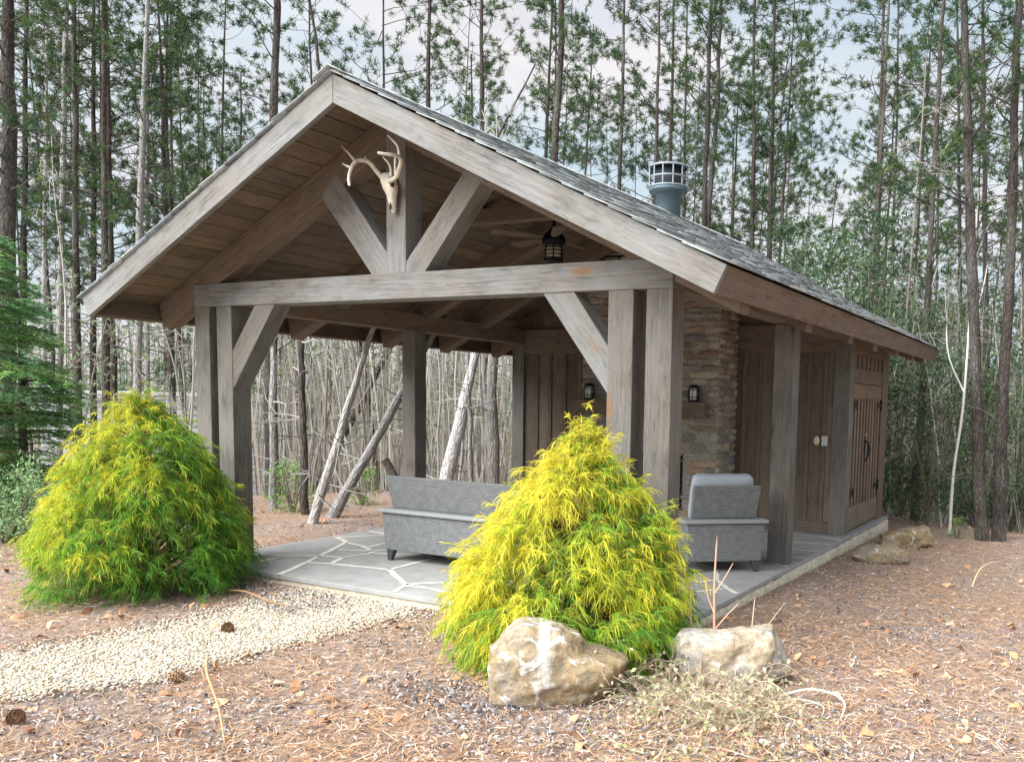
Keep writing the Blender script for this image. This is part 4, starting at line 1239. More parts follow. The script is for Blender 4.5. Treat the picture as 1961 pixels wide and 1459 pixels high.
# ================================================================== DRY VINE, SAPLINGS, STICKS, CONES IN FRONT
def bramble(name, label, loc, rx, ry, hh, n, seed, leafy=.5):
    r_ = np.random.default_rng(seed); t0 = thing(name, label, 'dry vine', loc)
    s_ = Soup(); cv = []; sd = []; wd = []; col = []
    for k in range(n):
        a = r_.uniform(0, 6.28); d = r_.uniform(0, .55) ** .5
        p = np.array((rx * d * math.cos(a), ry * d * math.sin(a), .0)); pts = [p]
        az = a + r_.normal(0, .9); up = r_.uniform(.3, 1.0)
        st = r_.uniform(.05, .11)
        for j in range(r_.integers(4, 8)):
            az += r_.normal(0, .7); up -= r_.uniform(.10, .42)
            p = p + st * np.array((math.cos(az) * .9, math.sin(az) * .9, up * hh * 2.3)); p[2] = max(p[2], .015); pts.append(p)
        q = smooth_pts([tuple(x) for x in pts], 2)
        base = np.array([(.54, .43, .34), (.44, .29, .21), (.60, .53, .44), (.50, .37, .31)][r_.integers(0, 4)]) * r_.uniform(.8, 1.15)
        V, F = tube(q, list(np.linspace(r_.uniform(.0016, .0032), .0009, len(q))), 4, False); s_.add(V, F, base)
        for x in q[1:]:
            if r_.random() < leafy:
                L = r_.uniform(.014, .038); dd = unit(r_.normal(0, 1, 3) + (0, 0, .3)); x0 = np.array(x) + r_.normal(0, .008, 3)
                cv.append(np.stack([x0, x0 + dd * L * .5, x0 + dd * L + (0, 0, -.004)])); sd.append(unit(np.cross(dd, unit(r_.normal(0, 1, 3))))); wd.append(np.array([.2, 1, .15]) * L * r_.uniform(.55, .85))
                c_ = np.array([(.52, .54, .28), (.62, .56, .38), (.42, .50, .22), (.60, .44, .30), (.58, .54, .40)][r_.integers(0, 5)]) * r_.uniform(.75, 1.1)
                col.append(np.tile(c_, (6, 1)))
    link('stem', s_.mesh('stem', M['twig']), t0)
    V, F = ribbons(np.array(cv), np.array(wd), np.array(sd)); V[:, 2] = np.maximum(V[:, 2], .008)
    link('foliage', np_mesh('foliage', V, F, M['leaf'], np.concatenate(col)), t0)


bramble('dry_vine', 'tangle of pale dry vine with small yellowing leaves in front of the two boulders', (.76, -1.12, -.12), .62, .42, .66, 760, 5, .85)
bramble('dry_vine', 'low scatter of dry vine and green sprouts at the bottom of the picture', (1.02, -1.62, -.11), .55, .36, .20, 260, 6, .95)
bramble('dry_brush', 'small dead brush tuft at the far left behind the left yellow bush', (-6.9, -.7, -.1), .7, .5, .30, 120, 9, .4)


def bare_sapling(name, label, loc, pts, r0, twigs, col, cat='sapling'):
    t0 = thing(name, label, cat, loc); s_ = Soup()
    q = smooth_pts(pts, 4); V, F = tube(q, list(np.linspace(r0, r0 * .45, len(q))), 7); s_.add(V, F, col)
    link('stem', s_.mesh('stem', M['twig'], True), t0)
    for tw in twigs:
        s_ = Soup(); q = smooth_pts(tw, 3); V, F = tube(q, list(np.linspace(r0 * .6, r0 * .25, len(q))), 5); s_.add(V, F, col); link('twig', s_.mesh('twig', M['twig'], True), t0)


bare_sapling('bare_sapling', 'leafless pinkish sapling stem rising in front of the armchair', (.60, -.52, -.12), [(0, 0, 0), (.004, .0, .3), (-.005, .0, .6), (.004, 0, .92)], .011,
             [[(0, 0, .55), (.05, .02, .64), (.10, .05, .75)], [(0, 0, .42), (-.05, 0, .53), (-.065, 0, .66)], [(0, 0, .3), (.09, 0, .42), (.16, .02, .5)]], (.58, .36, .26))
bare_sapling('bare_sapling', 'thin leafless twig left of the pinkish sapling', (.44, -.50, -.12), [(0, 0, 0), (-.01, 0, .35), (-.02, 0, .58)], .006, [[(-.01, 0, .35), (-.09, 0, .43), (-.15, 0, .46)]], (.50, .36, .24))
bare_sapling('bare_sapling', 'thin forked leafless twig right of the pinkish sapling', (.80, -.42, -.13), [(0, 0, 0), (.02, 0, .3), (.03, .02, .55)], .006, [[(.015, 0, .22), (.12, 0, .36), (.22, .05, .52)]], (.60, .47, .33))
for lab, loc, pts, r, c in (
        ('orange brown fallen twig pointing at the path', (-2.25, -2.06, -.085), [(0, 0, .02), (.35, -.25, .05), (.8, -.52, .03), (1.27, -.84, .03)], .009, (.60, .33, .16)),
        ('curled white stick on the mulch right of the dry vine', (1.33, -.74, -.10), [(-.22, -.1, .02), (-.05, .02, .07), (.10, .06, .06), (.20, -.05, .05), (.22, -.22, .02)], .011, (.70, .64, .54)),
        ('second pale curved stick inside the curled white one', (1.28, -.80, -.10), [(-.2, -.05, .02), (-.02, -.02, .04), (.14, -.06, .04), (.17, -.2, .02)], .007, (.62, .55, .45)),
        ('arched straw coloured twig on the slope at the far right', (1.72, 3.7, -.17), [(0, 0, 0), (.05, .2, .16), (.16, .5, .2), (.3, .8, .12)], .010, (.62, .48, .30)),
        ('long brown fallen branch lying below the left yellow bush', (-3.55, -.72, -.09), [(-.3, .05, .03), (0, 0, .06), (.35, -.05, .03), (.6, -.02, .02)], .010, (.40, .24, .13))):
    s_ = Soup(); q = smooth_pts(pts, 5); V, F = tube(q, list(np.linspace(r, r * .4, len(q))), 6); s_.add(V, F, c)
    o = link('fallen_twig', s_.mesh('fallen_twig', M['twig'], True)); o.location = loc; setp(o, lab, 'twig')

# pine cones
s_ = Soup(); n_ = 70
for k in range(n_):
    u = k / n_; a = k * 2.39996; rr = .028 * math.sin(math.pi * (.12 + .85 * u)) + .004
    c = np.array((rr * .5 * math.cos(a), rr * .5 * math.sin(a), -.035 + .075 * u)); o_ = np.array((math.cos(a), math.sin(a), .55)); sd_ = np.array((-math.sin(a), math.cos(a), 0))
    V = [c - sd_ * .003, c + sd_ * .003, c + o_ * rr * .8 + sd_ * .008, c + o_ * rr * .8 - sd_ * .008]
    s_.add(V, [(0, 1, 2, 3)], (.22, .12, .07)); V2 = [V[3], V[2], V[2] + (0, 0, .004), V[3] + (0, 0, .004)]; s_.add(V2, [(0, 1, 2, 3)], (.40, .26, .17))
cone_me = s_.mesh('pine_cone', M['twig'])
for x, y, lab in ((-2.77, -1.51, 'open brown pine cone lying in the middle of the gravel path'), (-2.18, -3.21, 'dark pine cone on the mulch at the lower left corner'),                   (-2.10, -2.38, 'pine cone at the lower edge of the gravel path')):
    o = link('pine_cone', cone_me); o.location = (x, y, gz(x, y) + .035); o.rotation_euler = (R(80), R(10), random.uniform(0, 6)); o.scale = (1.1,) * 3; setp(o, lab, 'pine cone', 'pine cones on the ground')

# ================================================================== WOOD AROUND THE CLEARING
RH = np.array((math.cos(YAW), math.sin(YAW), 0)); FH = np.array((-math.sin(YAW), math.cos(YAW), 0))


def spot(px_, d):
    """a point on the ground in the direction of a photo column, d metres away"""
    p = np.array((CAM[0], CAM[1], 0)) + FH * d + RH * ((px_ - 1235) / 1667 * d)
    return (p[0], p[1], ground_z(p[0], p[1]) - .06)


GREENS = [(.052, .105, .045), (.068, .128, .042), (.042, .09, .048), (.092, .145, .045), (.055, .112, .058), (.108, .15, .052)]


def make_trunk(h, r, seed, kind='bark', wb=.016):
    r_ = np.random.default_rng(seed); n = 26
    wob = np.cumsum(r_.normal(0, wb, (n, 2)), 0); wob -= wob[0]
    pts = [(wob[i, 0], wob[i, 1], h * i / (n - 1) - .12) for i in range(n)]
    rad = [r * (1.22 if i == 0 else 1) * (1 - .82 * (i / (n - 1)) ** 1.15) * (1 + .05 * r_.normal()) for i in range(n)]
    V, F = tube(pts, rad, 10); 
    return np_mesh('trunk', V, F, M[kind], smooth=True), pts, rad


def tufts(C, D, ntri, ln, wd, r_, spread=.85):
    """needle tufts: C (n,3) centres, D (n,3) axis"""
    n = len(C); m = n * ntri
    c = np.repeat(C, ntri, 0); d = np.repeat(D, ntri, 0)
    dd = unit(d + r_.normal(0, spread, (m, 3)))
    L = r_.uniform(*ln, (m, 1)); s_ = unit(np.cross(dd, r_.normal(0, 1, (m, 3)))) * r_.uniform(*wd, (m, 1)) * .5
    c = c - d * r_.uniform(0, .08, (m, 1))
    V = np.stack([c - s_ * .5, c + s_ * .5, c + dd * L + s_ * .6, c + dd * L - s_ * .6], 1).reshape(-1, 3)
    F = np.arange(m * 4).reshape(m, 4)
    return V, F


def make_crown(h, pts, rad, seed, z0, dens, reach, dead0=.08):
    r_ = np.random.default_rng(seed); s_ = Soup(); C = []; D = []; K = []
    n = len(pts)
    at_ = lambda f: np.array([np.interp(f * (n - 1), range(n), [p[k] for p in pts]) for k in range(3)])
    bcol = np.array((.065, .057, .053))
    # dead lower branches
    for k in range(int(26 * dens ** .3)):
        f = r_.uniform(dead0, min(z0 + .25, .8)); p = at_(f); a = r_.uniform(0, 6.28); L = r_.uniform(.3, 1.5)
        d = np.array((math.cos(a), math.sin(a), r_.uniform(-.35, .45))); q = [p]
        for j in range(3): d = unit(d + r_.normal(0, .22, 3)); q.append(q[-1] + d * L / 3)
        V, F = tube(q, [.016, .012, .008, .003], 4, False); s_.add(V, F, bcol * r_.uniform(1.0, 2.2))
        for j in range(r_.integers(1, 4)):
            b = q[1] + (q[3] - q[1]) * r_.random(); e = unit(d + r_.normal(0, .8, 3)) * r_.uniform(.15, .5)
            V, F = tube([b, b + e * .5 + r_.normal(0, .03, 3), b + e], [.006, .005, .002], 3, False); s_.add(V, F, bcol * r_.uniform(1.0, 2.2))
    nb = int(38 * dens)
    f = z0
    for k in range(nb):
        f = z0 + (1 - z0) * ((k + r_.random()) / nb)
        if mnoise.noise((f * 9, seed * 3.1, 0)) < -.28: continue
        p = at_(min(f, .985)); a = r_.uniform(0, 6.28)
        g_ = (f - z0) / (1 - z0)
        L = reach * r_.uniform(.5, 1.15) * (.62 + .55 * math.sin(math.pi * min(1, .18 + g_ * .82)))
        d = np.array((math.cos(a), math.sin(a), r_.uniform(-.05, .6))); q = [p]
        for j in range(5):
            d = unit(d + r_.normal(0, .16, 3) + (0, 0, .06)); q.append(q[-1] + d * L / 5)
        rb = max(.008, np.interp(f * (n - 1), range(n), rad) * .32)
        V, F = tube(q, [rb, rb * .8, rb * .62, rb * .45, rb * .3, .004], 4, False); s_.add(V, F, bcol)
        for j in range(r_.integers(5, 10)):
            u = r_.uniform(.3, 1.0) * 5; i0 = min(int(u), 4); b = q[i0] + (q[i0 + 1] - q[i0]) * (u - i0)
            e = unit(d + r_.normal(0, .75, 3) + (0, 0, .12)) * r_.uniform(.18, .55)
            mid = b + e * .5 + r_.normal(0, .03, 3); end = b + e
            V, F = tube([b, mid, end], [.007, .006, .004], 3, False); s_.add(V, F, bcol)
            for t_ in range(r_.integers(2, 4)):
                w = r_.uniform(.6, 1.05); C.append(b + e * w + r_.normal(0, .028, 3)); D.append(unit(e + (0, 0, .15)) * .6); K.append(r_.random())
    C = np.array(C); D = np.array(D)
    V, F = tufts(C, D, 18, (.07, .14), (.012, .023), r_)
    pal = np.array(GREENS); col = pal[r_.integers(0, len(pal), len(C))] * r_.uniform(.7, 1.35, (len(C), 1))
    s_.add(V, F, np.repeat(col, 18 * 4, 0), 1)
    return s_.mesh('crown', [M['twig'], M['needle']])


PINES = []
HP = 16.0
for k, (z0, dens, reach) in enumerate(((.42, .80, 1.5), (.36, 1.0, 1.7), (.48, .7, 1.35), (.33, 1.15, 1.6), (.40, .9, 1.9), (.30, 1.1, 1.4), (.52, .65, 1.5))):
    me, pts, rad = make_trunk(HP, .10, 40 + k)
    PINES.append((me, make_crown(HP, pts, rad, 140 + k, z0, dens, reach)))


def pine(name, label, loc, lean, width, hs, v, group=None, mat=None):
    t0 = thing(name, label, 'tree', loc, 0, group)
    q = Vector((0, 0, 1)).rotation_difference(Vector((lean[0], lean[1], 1)).normalized())
    t0.rotation_mode = 'QUATERNION'; t0.rotation_quaternion = q @ Quaternion((0, 0, 1), random.uniform(0, 6.28))
    me, cr = PINES[v]
    t0.scale = (hs, hs, hs)
    o = link('trunk', me, t0); k = width / .2 / hs; o.scale = (k, k, 1)
    if mat: o.material_slots[0].link = 'OBJECT'; o.material_slots[0].material = mat
    link('crown', cr, t0)
    return t0


NAMED = [
('pine', 'thick rough pine trunk cut off by the left edge of the picture', [-12.09, 1.73, -0.29], [0.044, 0.022], 0.296),
('pine', 'slim pine second from the left edge', [-20.71, 6.45, -1.98], [0.044, 0.022], 0.189),
('pine', 'dark slender pine between the edge trunk and the tall paler trunk', [-26.8, 10.16, -3.34], [0.046, 0.023], 0.178),
('pine', 'tall straight grey pine above the hemlock', [-18.73, 6.18, -1.61], [0.045, 0.023], 0.18),
('pine', 'dark leafless lower trunk standing left of the pavilion eave tip', [-17.01, 5.73, -1.27], [0.024, 0.012], 0.182),
('pine', 'reddish slim pine at the very tip of the left eave', [-19.86, 7.65, -1.9], [0.039, 0.02], 0.172),
('pine', 'dark pine with close twin, left one of the close pair', [-16.51, 6.05, -1.2], [0.022, 0.011], 0.182),
('pine', 'dark pine with close twin, right one of the close pair', [-17.34, 6.76, -1.4], [0.014, 0.007], 0.168),
('pine', 'thin pine behind the close dark pair', [-29.77, 14.07, -4.18], [0.014, 0.007], 0.173),
('pine', 'pale mottled trunk rising over the left bush', [-14.09, 5.03, -0.73], [0.051, 0.026], 0.184),
('pine', 'brown pine right beside the pale mottled trunk', [-18.67, 8.34, -1.74], [0.035, 0.018], 0.158),
('pine', 'thin pine above the middle of the left roof slope', [-24.02, 12.48, -3.03], [0.028, 0.014], 0.151),
('pine', 'very thin pine close above the left roof edge', [-30.49, 18.46, -4.72], [0.017, 0.008], 0.13),
('pine', 'thick double stemmed pine left of the roof peak', [-9.3, 4.38, -0.07], [0.007, 0.003], 0.218),
('pine', 'curving mossy pine touching the roof peak', [-12.32, 10.02, -0.91], [-0.119, -0.06], 0.168),
('pine', 'thin straight pine just right of the roof peak', [-17.15, 15.34, -2.26], [-0.0, -0.0], 0.146),
('pine', 'sturdy pine behind the upper right roof slope', [-9.29, 7.83, -0.3], [0.03, 0.015], 0.184),
('pine', 'greenish pine next to the slanting dead stem', [-8.64, 9.31, -0.39], [-0.017, -0.008], 0.184),
('pine', 'heavy pine with side stem in the middle of the roof slope', [-5.91, 7.25, -0.04], [0.029, 0.015], 0.216),
('pine', 'slim stem growing close to the heavy middle pine', [-7.79, 9.74, -0.37], [0.027, 0.014], 0.13),
('pine', 'slim pine left of the metal chimney pipe', [-8.25, 14.08, -1.05], [0.006, 0.003], 0.172),
('pine', 'first of two pines directly behind the metal chimney pipe', [-6.96, 13.59, -0.87], [0.004, 0.002], 0.164),
('pine', 'second of two pines directly behind the metal chimney pipe', [-7.09, 14.67, -1.06], [-0.001, -0.001], 0.158),
('pine', 'thin pine just right of the metal chimney pipe', [-9.2, 20.49, -2.23], [-0.012, -0.006], 0.151),
('pine', 'tall pine standing alone against the bright sky gap', [-3.96, 12.72, -0.62], [-0.013, -0.007], 0.16),
('pine', 'thinner pine beside the tall one at the sky gap', [-6.68, 21.63, -2.3], [-0.011, -0.006], 0.151),
('pine', 'mid sized pine over the low end of the roof', [-1.37, 12.87, -0.62], [-0.014, -0.007], 0.173),
('pine', 'slim pine behind the mid sized one over the roof end', [-2.78, 22.3, -2.36], [-0.027, -0.014], 0.146),
('pine', 'reddish pine right of the shed corner', [0.11, 9.75, -0.31], [0.006, 0.003], 0.135),
('pine', 'sturdy pine with bare trunk near the right edge, left of a pair', [1.43, 7.59, -0.24], [-0.081, -0.041], 0.187),
('pine', 'sturdy pine with bare trunk nearest to the right edge of the photo', [1.64, 7.69, -0.24], [-0.023, -0.012], 0.187),
('pine', 'dark pine behind the sturdy pair on the right', [0.81, 15.77, -1.31], [-0.067, -0.034], 0.168),
('pine', 'thin dark pine between shed corner and the sturdy pair', [-0.04, 17.51, -1.57], [-0.055, -0.028], 0.132),
('pine', 'pine trunk just inside the right picture border', [1.6, 13.88, -1.0], [-0.042, -0.021], 0.173),
('lean', 'grey dead trunk leaning right, left one behind the patio', [-6.18, 2.38, -0.04], [0.301, 0.152], 0.149),
('lean', 'rough trunk leaning right beside the other leaning trunk', [-6.48, 2.98, -0.04], [0.487, 0.246], 0.172),
('lean', 'white weathered trunk leaning right behind the sofa', [-5.5, 4.05, -0.04], [0.203, 0.102], 0.254),
('trunk', 'straight thick grey pine trunk seen behind the sofa end', [-6.09, 6.07, -0.04], [-0.012, -0.006], 0.261),
('trunk', 'reddish straight trunk beyond the patio at left', [-6.95, 2.95, -0.04], [0.007, 0.004], 0.124),
('trunk', 'upright trunk between patio and left post', [-7.75, 3.07, -0.04], [-0.0, -0.0], 0.128),
('trunk', 'slim trunk behind the cut log', [-6.12, 5.58, -0.04], [-0.019, -0.01], 0.093),
]
for i, (kind, lab, loc, lean, w) in enumerate(NAMED):
    if kind != 'pine': continue
    d = math.hypot(loc[0] - CAM[0], loc[1] - CAM[1])
    hs = min(1.45, max(.72, (.47 * d + 1.65 - loc[2]) * 1.12 / HP))
    m_ = M['greybark'] if any(s in lab for s in ('grey', 'pale', 'mottled')) else None
    pine('pine_tree', lab, loc, lean, w, hs, (i * 3 + 1) % len(PINES), 'pines around the pavilion', m_)

# leaning dead trunks and bare trunks behind the open left side
NAMED.append(('lean', 'slanting dark dead stem crossing a greenish pine above the roof', spot(590, 17), (.46, .24), .17))
for i, (kind, lab, loc, lean, w) in enumerate(NAMED):
    if kind == 'pine': continue
    if 'white' in lab: loc, lean, w = spot(842, 14.0), (.205, .10), .29
    t0 = thing('dead_tree' if kind == 'lean' else 'bare_tree', lab, 'tree', loc, 0)
    q = Vector((0, 0, 1)).rotation_difference(Vector((lean[0], lean[1], 1)).normalized())
    t0.rotation_mode = 'QUATERNION'; t0.rotation_quaternion = q
    mt = 'whitebark' if 'white' in lab else ('bark' if 'reddish' in lab or 'slanting' in lab else 'greybark')
    me, pts, rad = make_trunk((9.5 if 'slanting' in lab else 4.2) if kind == 'lean' else 5.2, w * .45, 300 + i, mt, .006 if kind == 'lean' else .012)
    link('trunk', me, t0)
    r_ = np.random.default_rng(500 + i)
    for k in range(7 if kind == 'lean' and 'slanting' not in lab else 9):
        f = r_.uniform(.12, .55 if kind == 'lean' and 'slanting' not in lab else .9); j = int(f * 24); p = np.array(pts[j]); a = r_.uniform(0, 6.28); L = r_.uniform(.25, .85)
        s_ = Soup(); d = np.array((math.cos(a), math.sin(a), r_.uniform(-.2, .6))); qs = [p]
        for j in range(4): d = unit(d + r_.normal(0, .14, 3)); qs.append(qs[-1] + d * L / 4)
        V, F = tube(qs, [.012, .009, .007, .005, .002], 5, False); s_.add(V, F, np.array((.40, .385, .37)) * r_.uniform(.6, 1.2))
        for j in range(3):
            b = qs[2]; e = unit(d + r_.normal(0, .7, 3)) * r_.uniform(.2, .6); V, F = tube([b, b + e * .5 + r_.normal(0, .05, 3), b + e], [.007, .006, .002], 3, False); s_.add(V, F, np.array((.40, .385, .37)) * r_.uniform(.6, 1.2))
        link('branch', s_.mesh('branch', M['twig'], True), t0)

# pines further back: individual trees in ranks
rr_ = random.Random(5)
RANKS = ((-650, 120, 'slender pine in the crowded far ranks at the left of the picture'), (120, 640, 'slender pine far behind the left roof slope'), (640, 1300, 'slender pine far behind the ridge and right roof slope'),
         (1300, 1960, 'slender pine in the dense far ranks right of the chimney pipe'), (1960, 2700, 'slender pine in the far wood by the right picture border'))
for x0, x1, lab in RANKS:
    n_ = int((x1 - x0) / 24)
    if x0 == 640: n_ = int(n_ * .45)
    for k in range(n_):
        d = rr_.uniform(17, 52) if x0 >= 1300 or x0 < 120 else rr_.uniform(21, 52)
        xx = rr_.uniform(x0, x1)
        if 1500 < xx < 1640 and d < 34: xx += 170
        loc = spot(xx, d)
        hs = min(1.5, max(.8, (.36 * d + 1.65 - loc[2]) * rr_.uniform(.75, 1.3) / HP))
        pine('pine_tree', lab, loc, (rr_.gauss(0, .03), rr_.gauss(0, .03)), rr_.uniform(.11, .20), hs, rr_.randrange(len(PINES)), lab.replace('slender pine', 'pines'))


# bare saplings of the understorey
def make_sapling(seed, h, leafy):
    r_ = np.random.default_rng(seed); s_ = Soup(); C = []; D = []
    base = np.array([(.36, .34, .315), (.42, .405, .375), (.28, .25, .225), (.45, .44, .415)][seed % 4])
    p = np.zeros(3); q = [p]; d = np.array((0, 0, 1.0))
    for j in range(9): d = unit(d + r_.normal(0, .06, 3) + (0, 0, .05)); q.append(q[-1] + d * h / 9)
    V, F = tube(q, list(np.linspace(.028, .006, 10)), 6, False); s_.add(V, F, base)
    for k in range(13):
        u = r_.uniform(.2, .97) * 9; i0 = min(int(u), 8); b = q[i0] + (q[i0 + 1] - q[i0]) * (u - i0); a = r_.uniform(0, 6.28)
        e = np.array((math.cos(a), math.sin(a), r_.uniform(-.1, .9))); L = r_.uniform(.3, 1.3) * (1.1 - u / 12); qs = [b]
        for j in range(4): e = unit(e + r_.normal(0, .22, 3) + (0, 0, -.04)); qs.append(qs[-1] + e * L / 4)
        V, F = tube(qs, [.007, .006, .005, .004, .0015], 4, False); s_.add(V, F, base * r_.uniform(.8, 1.4))
        for j in range(4):
            b2 = qs[r_.integers(1, 4)]; e2 = unit(e + r_.normal(0, .6, 3)) * r_.uniform(.15, .5)
            V, F = tube([b2, b2 + e2 * .5 + r_.normal(0, .03, 3), b2 + e2], [.005, .004, .0015], 3, False); s_.add(V, F, base * r_.uniform(.8, 1.4))
            if r_.random() < leafy: C.append(b2 + e2); D.append(unit(e2) * .5)
    stem = s_.mesh('stem', M['twig'], True)
    if not C: return stem, None
    C = np.array(C); V, F = tufts(C, np.array(D), 9, (.05, .11), (.018, .032), r_, 1.0)
    pal = np.array([(.16, .24, .09), (.11, .19, .07), (.24, .28, .12), (.20, .26, .14)]); col = pal[r_.integers(0, 4, len(C))] * r_.uniform(.7, 1.3, (len(C), 1))
    return stem, np_mesh('foliage', V, F, M['leaf'], np.repeat(col, 36, 0))


SAPS = [make_sapling(k, h, lf) for k, (h, lf) in enumerate(((5.5, 0), (4.2, .0), (6.5, .35), (3.6, .5), (5.0, .0), (7.0, .25), (4.5, .7)))]
for x0, x1, n_, lab, d0, d1 in ((-500, 330, 13, 'thin bare sapling in the undergrowth left of the pavilion', 13.5, 26), (330, 1000, 96, 'thin bare sapling in the grey thicket seen through the open side of the pavilion', 14.2, 28), (1690, 2500, 34, 'thin bare sapling in the thicket right of the shed', 14.0, 27), (1000, 1690, 22, 'thin bare sapling in the wood behind the roof', 19, 30)):
    for k in range(n_):
        t0 = thing('sapling', lab, 'sapling', spot(rr_.uniform(x0, x1), d0 + (d1 - d0) * rr_.random() ** 1.3), rr_.uniform(0, 6.28), lab.replace('thin bare sapling', 'bare saplings'))
        a, b = SAPS[rr_.randrange(len(SAPS))]; link('stem', a, t0)
        if b: link('foliage', b, t0)
        s_ = rr_.uniform(.75, 1.3); t0.scale = (s_, s_, s_); t0.rotation_euler = (rr_.gauss(0, .045), rr_.gauss(0, .045), rr_.uniform(0, 6.28))
t0 = bare_sapling('birch_sapling', 'slim white barked sapling standing left of the sturdy right hand pair', spot(1826, 13.2), [(0, 0, 0), (.0, .05, 1.0), (.08, .08, 2.0), (.10, .1, 3.6), (.12, .1, 5.2)], .026, [[(.08, .08, 2.2), (-.15, 0, 2.7), (-.22, 0, 3.2)], [(.1, .1, 3.2), (.25, 0, 3.6), (.32, 0, 4.1)]], (.66, .65, .62))


# evergreen understorey
def leaf_shrub(seed, h, r, nl, pal, ln=(.05, .10), up=False):
    g_ = np.random.default_rng(seed); s_ = Soup(); C = []
    for k in range(9):
        a = g_.uniform(0, 6.28); q = [(0, 0, 0), (math.cos(a) * r * .2, math.sin(a) * r * .2, h * .35), (math.cos(a) * r * g_.uniform(.3, .7), math.sin(a) * r * g_.uniform(.3, .7), h * g_.uniform(.6, .95))]
        V, F = tube(smooth_pts(q, 4), list(np.linspace(.022, .005, 9)), 5, False); s_.add(V, F, (.20, .17, .145))
    ncl = max(30, nl // 26)
    cl = []
    while len(cl) < ncl:
        u = g_.random(); a = g_.uniform(0, 6.28); rr = r * math.sin(math.pi * (.12 + .80 * u)) ** .7 * g_.uniform(.35, 1.05)
        cl.append((math.cos(a) * rr, math.sin(a) * rr, h * (.08 + .92 * u)))
    cl = np.array(cl); idx = g_.integers(0, ncl, nl)
    c = cl[idx] + g_.normal(0, .11 * r ** .5, (nl, 3)); c[:, 2] = np.maximum(c[:, 2], .03)
    d = unit(g_.normal(0, 1, (nl, 3)) + (0, 0, .5 if up else -.1)); L = g_.uniform(*ln, nl)
    cv = np.stack([c, c + d * (L * .5)[:, None], c + d * L[:, None] + np.array((0, 0, -.01))], 1)
    V, F = ribbons(cv, np.array([.25, 1, .12])[None] * (L * .38)[:, None], unit(np.cross(d, g_.normal(0, 1, (nl, 3)))))
    V[:, 2] = np.maximum(V[:, 2], .01)
    pal = np.array(pal); col = pal[g_.integers(0, len(pal), ncl)][idx] * g_.uniform(.7, 1.3, (nl, 1))
    return s_.mesh('stem', M['twig'], True), np_mesh('foliage', V, F, M['leaf'], np.repeat(col, 6, 0))


BG = [(.062, .118, .052), (.085, .145, .062), (.045, .085, .042), (.115, .165, .078)]
LAUR = [leaf_shrub(k, h, r, 4000, BG) for k, (h, r) in enumerate(((4.6, 1.2), (3.6, 1.1), (5.2, 1.0)))]
for k, (x, d, v, s_) in enumerate(((1560, 14.5, 0, 1.0), (1655, 14.0, 2, .95), (1730, 15.5, 1, 1.05), (1790, 17, 0, .95), (1850, 18.5, 2, .9), (1480, 17, 2, 1.05), (1420, 19.5, 0, 1.05), (1945, 16.5, 1, 1.0), (2030, 15, 0, .9), (1700, 19, 2, 1.1), (2120, 15, 1, 1), (1620, 16.5, 0, 1.1), (1780, 14.2, 1, .8), (1900, 20, 2, 1.1), (1510, 20, 0, 1.2), (1345, 22, 2, 1.2), (1870, 15.5, 1, .75))):
    t0 = thing('evergreen_shrub', 'tall blue green leafy evergreen in the understorey right of the pavilion', 'shrub', spot(x, d), k * 1.3, 'evergreens in the understorey right of the pavilion')
    link('stem', LAUR[v][0], t0); link('foliage', LAUR[v][1], t0); t0.scale = (s_, s_, s_)
st, fo = leaf_shrub(31, .85, .75, 2600, [(.27, .44, .18), (.20, .36, .14), (.38, .50, .26), (.30, .45, .24)], (.035, .07), True)
for x, d, s_, lab in ((-5, 9.6, 1.0, 'light green leafy shrub at the far left under the hemlock'), (62, 9.9, .75, 'small light green shrub between the hemlock and the yellow bush')):
    t0 = thing('leafy_shrub', lab, 'shrub', spot(x, d), x); link('stem', st, t0); link('foliage', fo, t0); t0.scale = (s_,) * 3
st, fo = leaf_shrub(35, .75, .35, 700, [(.14, .30, .07), (.20, .38, .10), (.30, .40, .14)], (.03, .07), True)
for x, d, s_, lab in ((556, 12.2, 1.0, 'small bright green seedling left of the leaning trunks'), (525, 13.4, .7, 'tiny green seedling beside the left post, beyond the patio'), (690, 13.2, .8, 'small green seedling right of the leaning trunks'), (1840, 12.6, .45, 'low green tuft in front of the sturdy pair of pines')):
    t0 = thing('seedling', lab, 'seedling', spot(x, d), x); link('stem', st, t0); link('foliage', fo, t0); t0.scale = (s_,) * 3


